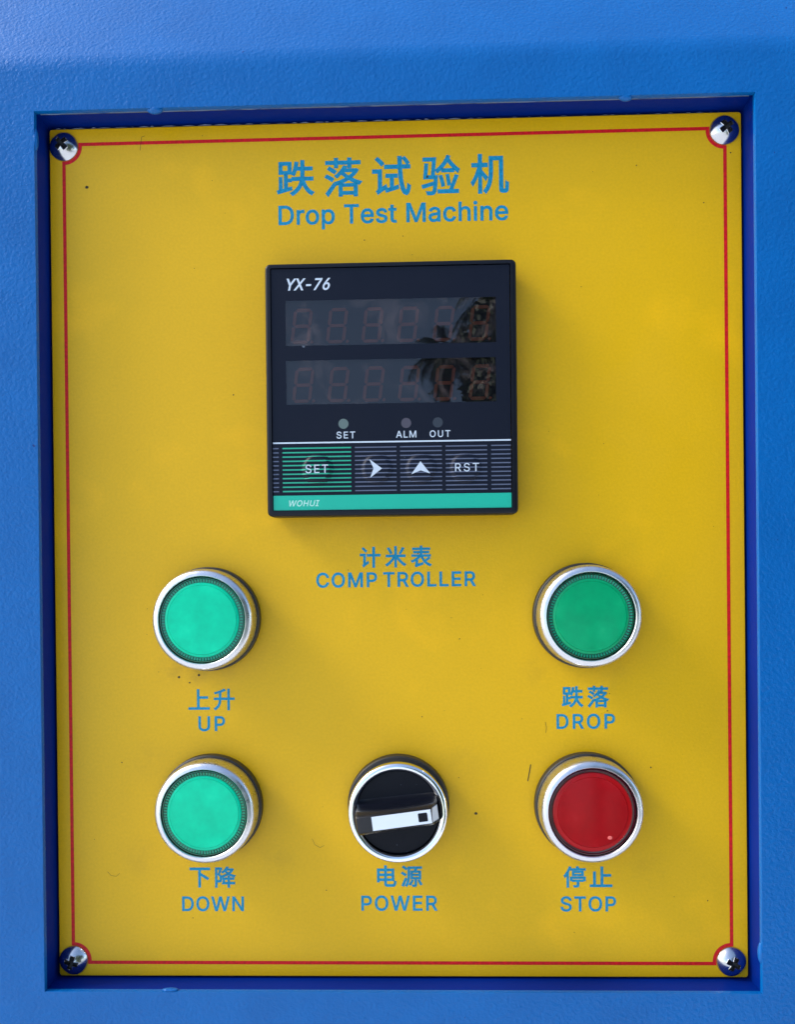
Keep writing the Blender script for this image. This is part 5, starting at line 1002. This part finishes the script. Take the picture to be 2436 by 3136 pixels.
secs = [hsec(-11.15, .93, 17.4), hsec(-10.9, .98, 18.1), hsec(-10.2, 1.0, 18.5), hsec(0, .95, 18.5), hsec(9.3, .90, 18.5)]
e2 = [(x + (1.9 if z < 14 else (18.5 - z) / 4.5 * 1.9), y * .97, z) for x, y, z in hsec(9.3, .88, 18.5)]
secs.append(e2)
secs2 = [[Matrix.Rotation(ANG, 3, 'Z') @ Vector(p) for p in s] for s in secs]
loft(bm, secs2, True, True)
bmesh.ops.bevel(bm, geom=[e for e in bm.edges if e.calc_face_angle(0) > R(28)], offset=0.14, segments=2, affect='EDGES')
hd = mesh_obj('handle', bm, M_HAND, sw, smooth=35)
# white indicator stripe on the ridge, running over its end
bm = bmesh.new()
rw = 1.88
P = [(-6.75, 18.515), (9.25, 18.515)]
P2 = [(9.42, 18.44), (11.05, 14.45)]


def rv(x, y, z):
    return Matrix.Rotation(ANG, 3, 'Z') @ Vector((x, y, z))


box_pts = [(-6.75, rw), (9.25, rw * .98), (9.25, -rw * .98), (-6.75, -rw)]
top_v = [bm.verts.new(rv(x, y, 18.56)) for x, y in box_pts]
bot_v = [bm.verts.new(rv(x, y, 18.40)) for x, y in box_pts]
bm.faces.new(top_v)
for i in range(4):
    j = (i + 1) % 4
    bm.faces.new((top_v[i], bot_v[i], bot_v[j], top_v[j]))
ev = [bm.verts.new(rv(x, y, z)) for x, y, z in ((9.25, rw * .98, 18.56), (11.15, rw * 1.0, 14.3), (11.15, -rw * 1.0, 14.3), (9.25, -rw * .98, 18.56))]
ew = [bm.verts.new(rv(x - .25, y, z - .1)) for x, y, z in ((9.25, rw * .98, 18.56), (11.15, rw * 1.0, 14.3), (11.15, -rw * 1.0, 14.3), (9.25, -rw * .98, 18.56))]
bm.faces.new(ev)
for i in range(4):
    j = (i + 1) % 4
    bm.faces.new((ev[i], ew[i], ew[j], ev[j]))
bmesh.ops.remove_doubles(bm, verts=bm.verts, dist=0.001)
bmesh.ops.recalc_face_normals(bm, faces=bm.faces)
stp = mesh_obj('indicator_stripe', bm, M_STR, hd)
bm = bmesh.new()
loft(bm, [[rv(x, y, 18.50) for x, y in rrect(5.75, 8.25, -1.18, 1.18, .28, 4)], [rv(x, y, 18.60) for x, y in rrect(5.75, 8.25, -1.18, 1.18, .28, 4)]], True, True)
mesh_obj('square_mark', bm, M_KNOB, hd)

# ------------------------------------------------------------------ digital meter
mt = thing('digital_meter', 'square black digital meter with two dark displays and a green bottom band', 'meter')
HX0, HX1, HY0, HY1 = -35.65, 34.6, 9.6, 80.35
FX0, FX1, FY0, FY1 = -34.15, 32.95, 11.2, 79.1
ZH = 8.0
bm = bmesh.new()


def lp(i, z, r):
    return [(x, y, z) for x, y in rrect(HX0 + i, HX1 - i, HY0 + i, HY1 - i, r, 6)]


FL = [(x, y) for x, y in rrect(FX0, FX1, FY0, FY1, 0.35, 6)]
loft(bm, [lp(.9, 0, 1.0), lp(.9, 1.2, 1.0), lp(0.12, 1.3, 1.3), lp(0, ZH - .7, 1.4), lp(.12, ZH - .3, 1.4), lp(.38, ZH - .07, 1.2), lp(.7, ZH, 1.0),
          [(x, y, ZH) for x, y in FL], [(x, y, ZH - .75) for x, y in FL]])
mesh_obj('housing', bm, M_HOUS, mt, smooth=40)
bm = bmesh.new()
ZP = ZH - 0.35
gx0, gx1, gy0, gy1 = FX0 + .22, FX1 - .22, FY0 + .12, FY1 - .22
W1 = (-29.95, 28.85, 57.38, 69.98)
W2 = (-29.95, 28.70, 40.92, 53.22)
xs = [gx0, W1[0], W2[1], W1[1], gx1]
ys = [gy0, W2[2], W2[3], W1[2], W1[3], gy1]
gv = [[bm.verts.new((x, y, ZP)) for x in xs] for y in ys]
for j in range(len(ys) - 1):
    for i in range(len(xs) - 1):
        if j == 3 and i in (1, 2) or j == 1 and i == 1:
            continue
        bm.faces.new((gv[j][i], gv[j][i + 1], gv[j + 1][i + 1], gv[j + 1][i]))
r_ = bmesh.ops.extrude_face_region(bm, geom=list(bm.faces))
bmesh.ops.translate(bm, vec=(0, 0, -0.3), verts=[v for v in r_['geom'] if isinstance(v, bmesh.types.BMVert)])
bmesh.ops.recalc_face_normals(bm, faces=bm.faces)
mesh_obj('faceplate', bm, M_NAVY, mt)
bm = bmesh.new()
box(bm, FX0, FX1, FY0, FY1, ZP - 2.2, ZP - 1.9)
mesh_obj('display_backing', bm, M_BACK, mt)
for W in (W1, W2):
    bm = bmesh.new()
    box(bm, W[0], W[1], W[2], W[3], ZP - .25, ZP + .0)
    bmesh.ops.delete(bm, geom=[f for f in bm.faces if f.normal.z < .5 or True and f.calc_center_median().z < ZP - .05], context='FACES')
    mesh_obj('display_window', bm, M_PANE, mt)

# unlit seven segment digits behind the windows
SLN = 0.125
DW, DH, ST = 5.4, 9.9, 0.92


def seg_poly(k):
    h, w2, s = DH, DW, ST
    g_ = 0.12
    hor = lambda y: [(s * .45 + g_, y), (s + g_, y + s / 2), (w2 - s - g_, y + s / 2), (w2 - s * .45 - g_, y), (w2 - s - g_, y - s / 2), (s + g_, y - s / 2)]
    ver = lambda x, y0, y1: [(x, y0 + g_), (x + s / 2, y0 + s / 2 + g_), (x + s / 2, y1 - s / 2 - g_), (x, y1 - g_), (x - s / 2, y1 - s / 2 - g_), (x - s / 2, y0 + s / 2 + g_)]
    return [hor(h - s / 2), hor(h / 2), hor(s / 2), ver(s / 2, h / 2, h - s / 2), ver(w2 - s / 2, h / 2, h - s / 2), ver(s / 2, s / 2, h / 2), ver(w2 - s / 2, s / 2, h / 2)][k]


def seg_mesh(pts_):
    bm = bmesh.new()
    pts_ = [(x + y * SLN, y) for x, y in pts_]
    loft(bm, [[(x, y, 0) for x, y in pts_], [(x, y, .25) for x, y in pts_]], True, True)
    me = bpy.data.meshes.new('segment')
    bmesh.ops.scale(bm, vec=(MM,) * 3, verts=bm.verts)
    bm.to_mesh(me)
    bm.free()
    me.materials.append(M_SEG)
    return me


SEG = [seg_mesh(seg_poly(k)) for k in range(7)]
dot = seg_mesh([(DW + .7 + .45 * math.cos(i * .785), .5 + .45 * math.sin(i * .785)) for i in range(8)])
ZD = ZP - 1.85
DIG = [(-28.95 + 10.0 * i, 58.35) for i in range(6)] + [(-28.7 + 9.95 * i, 41.75) for i in range(6)]
for x, y in DIG:
    d = bpy.data.objects.new('digit', None)
    col.objects.link(d)
    d.parent = mt
    d.location = (x * MM, y * MM, ZD * MM)
    for me in SEG + [dot]:
        o = bpy.data.objects.new('segment' if me is not dot else 'decimal_point', me)
        col.objects.link(o)
        o.parent = d

# keys: low domes under the film
KEYS = [(-21.45, 22.75), (-4.75, 22.65), (7.6, 22.6), (19.95, 22.55)]
KR, KH = 4.5, 0.55


def film(x, y):
    z = 0
    for kx, ky in KEYS:
        r = math.hypot(x - kx, y - ky)
        if r < KR:
            t_ = min(1, (KR - r) / 1.3)
            z = KH * (t_ * t_ * (3 - 2 * t_)) + 0.05
    return ZP + z


for kx, ky in KEYS:
    bm = bmesh.new()
    lathe(bm, [(KR - i * .13, film(kx + KR - i * .13 - .001, ky)) for i in range(11)] + [(2, ZP + KH + .05), (0, ZP + KH + .05)], 64, cx=kx, cy=ky)
    mesh_obj('key', bm, M_NAVY, mt, smooth=60)


def lines(name, x0, x1, wd, m):
    bm = bmesh.new()
    for k in range(11):
        y = 28.68 - k * 1.207
        n = max(2, int((x1 - x0) / .3))
        strip(bm, [(x0 + (x1 - x0) * i / n, y) for i in range(n + 1)], wd, lambda a, b: film(a, b) + .03)
    bmesh.ops.recalc_face_normals(bm, faces=bm.faces)
    mesh_obj(name, bm, m, mt)


lines('green_line_print', -31.25, -11.95, .40, M_GRNL)
for a, b in ((-33.9, -32.3), (-10.88, .76), (1.79, 13.46), (14.5, 26.1), (27.2, 32.65)):
    lines('grey_line_print', a, b, .34, M_GRYP)
bm = bmesh.new()
strip(bm, [(-33.9, 30.2), (32.72, 30.15)], .42, ZP + .02)
bmesh.ops.recalc_face_normals(bm, faces=bm.faces)
mesh_obj('white_rule', bm, M_WHT, mt)
bm = bmesh.new()
box(bm, -33.92, 32.72, FY0 + .14, 15.45, ZP - .05, ZP + .03)
mesh_obj('green_band', bm, M_GRN, mt)
TZ = ZP + .01
latin('model_lettering', 'YX-76', -30.1, -17.05, 72.95, 3.15, TZ, M_WHT, mt, .10, .22)
latin('lamp_caption', 'SET', -15.95, -10.78, 31.28, 1.85, TZ, M_WHT, mt, .035)
latin('lamp_caption', 'ALM', .74, 6.35, 31.25, 1.85, TZ, M_WHT, mt, .035)
latin('lamp_caption', 'OUT', 10.16, 15.85, 31.28, 1.8, TZ, M_WHT, mt, .035)
KZ = ZP + KH + .08
latin('key_caption', 'SET', -24.75, -18.4, 21.62, 2.3, KZ, M_WHT, mt, .02)
latin('key_caption', 'RST', 17.1, 23.7, 21.52, 2.25, KZ, M_WHT, mt, .02)
latin('maker_lettering', 'WOHUI', -29.82, -20.99, 12.45, 1.62, ZP + .03, M_WHG, mt, .04, .22)
for pl in ([(-6.85, 25.3), (-3.3, 22.65), (-6.65, 20.05), (-5.65, 22.7)], [(7.45, 24.5), (10.15, 21.05), (7.5, 21.95), (4.87, 20.9)]):
    bm = bmesh.new()
    loft(bm, [[(x, y, KZ) for x, y in pl[::-1]], [(x, y, KZ + .03) for x, y in pl[::-1]]], True, True)
    mesh_obj('arrow_mark', bm, M_WHT, mt)
for (x, y), m in zip(((-14.0, 35.35), (3.58, 35.3), (12.4, 35.32)), (M_L1, M_L2, M_L3)):
    bm = bmesh.new()
    lathe(bm, [(1.42, ZP - .02), (1.4, ZP + .02), (0, ZP + .02)], 40, cx=x, cy=y)
    mesh_obj('lamp_window', bm, m, mt, smooth=30)

# ------------------------------------------------------------------ the trees the displays mirror, and one added to dim the right
M_LEAF = mat('palm_leaf', (0.035, 0.06, 0.018), 0.5)
M_BARK = mat('palm_bark', (0.09, 0.07, 0.05), 0.9)


def palm(label, x, y, h, cr_, seed):
    rnd = random.Random(seed)
    t = bpy.data.objects.new('palm_tree', None)
    col.objects.link(t)
    t.location = (x, y, 0)
    t['label'] = label
    t['category'] = 'palm tree'
    t['group'] = 'palm trees mirrored in the displays'
    bm = bmesh.new()
    lathe(bm, [(170 + 60 * max(0, 1 - k / 4) + (12 if k % 2 else 0), h * 1000 * k / 24) for k in range(25)] + [(0, h * 1000)], 10)
    mesh_obj('trunk', bm, M_BARK, t)
    for k in range(48):
        bm = bmesh.new()
        az = 2.4 * k + rnd.uniform(-.2, .2)
        up = R(rnd.uniform(-85, 75))
        ln = cr_ * rnd.uniform(.6, 1.2)
        pts_ = []
        n = 16
        p = Vector((0, 0, h))
        d = up
        for i in range(n + 1):
            pts_.append(p.copy())
            p = p + Vector((math.cos(az) * math.cos(d), math.sin(az) * math.cos(d), math.sin(d))) * ln / n
            d -= R(rnd.uniform(4, 8.5))
        side = Vector((-math.sin(az), math.cos(az), 0))
        for i in range(n):
            a, b = pts_[i], pts_[i + 1]
            u = (b - a)
            v = [bm.verts.new((q) * 1000) for q in (a - side * .02, a + side * .02, b + side * .015, b - side * .015)]
            bm.faces.new(v)
            if i < 2:
                continue
            for s in (-1, 1):
                for kk in range(2):
                    o_ = a + u * (kk / 2)
                    wl = cr_ * .30 * math.sin(math.pi * (.12 + .85 * i / n)) * rnd.uniform(.7, 1.1)
                    tip = o_ + side * s * wl * .75 + u.normalized() * wl * .45 + Vector((0, 0, -wl * rnd.uniform(.3, .9)))
                    q = [bm.verts.new(z_ * 1000) for z_ in (o_, o_ + u * .42, tip)]
                    bm.faces.new(q)
        mesh_obj('frond', bm, M_LEAF, t)
    return t


palm('tall palm behind the photographer, leftmost of the two', 1.0, -26, 17.9, 1.6, 5)
palm('palm with a wide crown behind the photographer, right of the other', 3.7, -30, 23.0, 2.6, 8)


def leafy(label, x, y, h, rx, rz_, seed, n=5000):
    rnd = random.Random(seed)
    t = bpy.data.objects.new('leafy_tree', None)
    col.objects.link(t)
    t.location = (x, y, 0)
    t['label'] = label
    t['category'] = 'tree'
    bm = bmesh.new()
    lathe(bm, [(350 - 180 * k / 8, h * 600 * k / 8) for k in range(9)], 10)
    mesh_obj('trunk', bm, M_BARK, t)
    bm = bmesh.new()
    lobes = [(rnd.uniform(-.6, .6) * rx, rnd.uniform(-.6, .6) * rx, h - rz_ + rnd.uniform(-.6, .6) * rz_, rnd.uniform(.35, .55)) for _ in range(14)]
    for i in range(n):
        lx, ly, lz, k = rnd.choice(lobes)
        v = Vector((rnd.gauss(0, 1), rnd.gauss(0, 1), rnd.gauss(0, 1))).normalized() * rnd.uniform(.5, 1) ** .5
        c = Vector((lx + v.x * rx * k, ly + v.y * rx * k, lz + v.z * rz_ * k))
        a = Vector((rnd.gauss(0, 1), rnd.gauss(0, 1), rnd.gauss(0, 1))).normalized()
        b = a.orthogonal().normalized()
        s = rnd.uniform(.10, .22)
        bm.faces.new([bm.verts.new(q * 1000) for q in (c - a * s, c + b * s * .5, c + a * s, c - b * s * .5)])
    mesh_obj('crown', bm, M_LEAF, t)


leafy('broad leafy tree behind the photographer, right of the palms', 4.9, -24, 19.6, 4.9, 5.2, 3, 30000)
leafy('dense leafy tree added unseen close behind the photographer to dim the right side', 5.7, -6.2, 7.8, 4.2, 4.4, 4, 15000)  # unseen tree, added near the panel to darken its right side
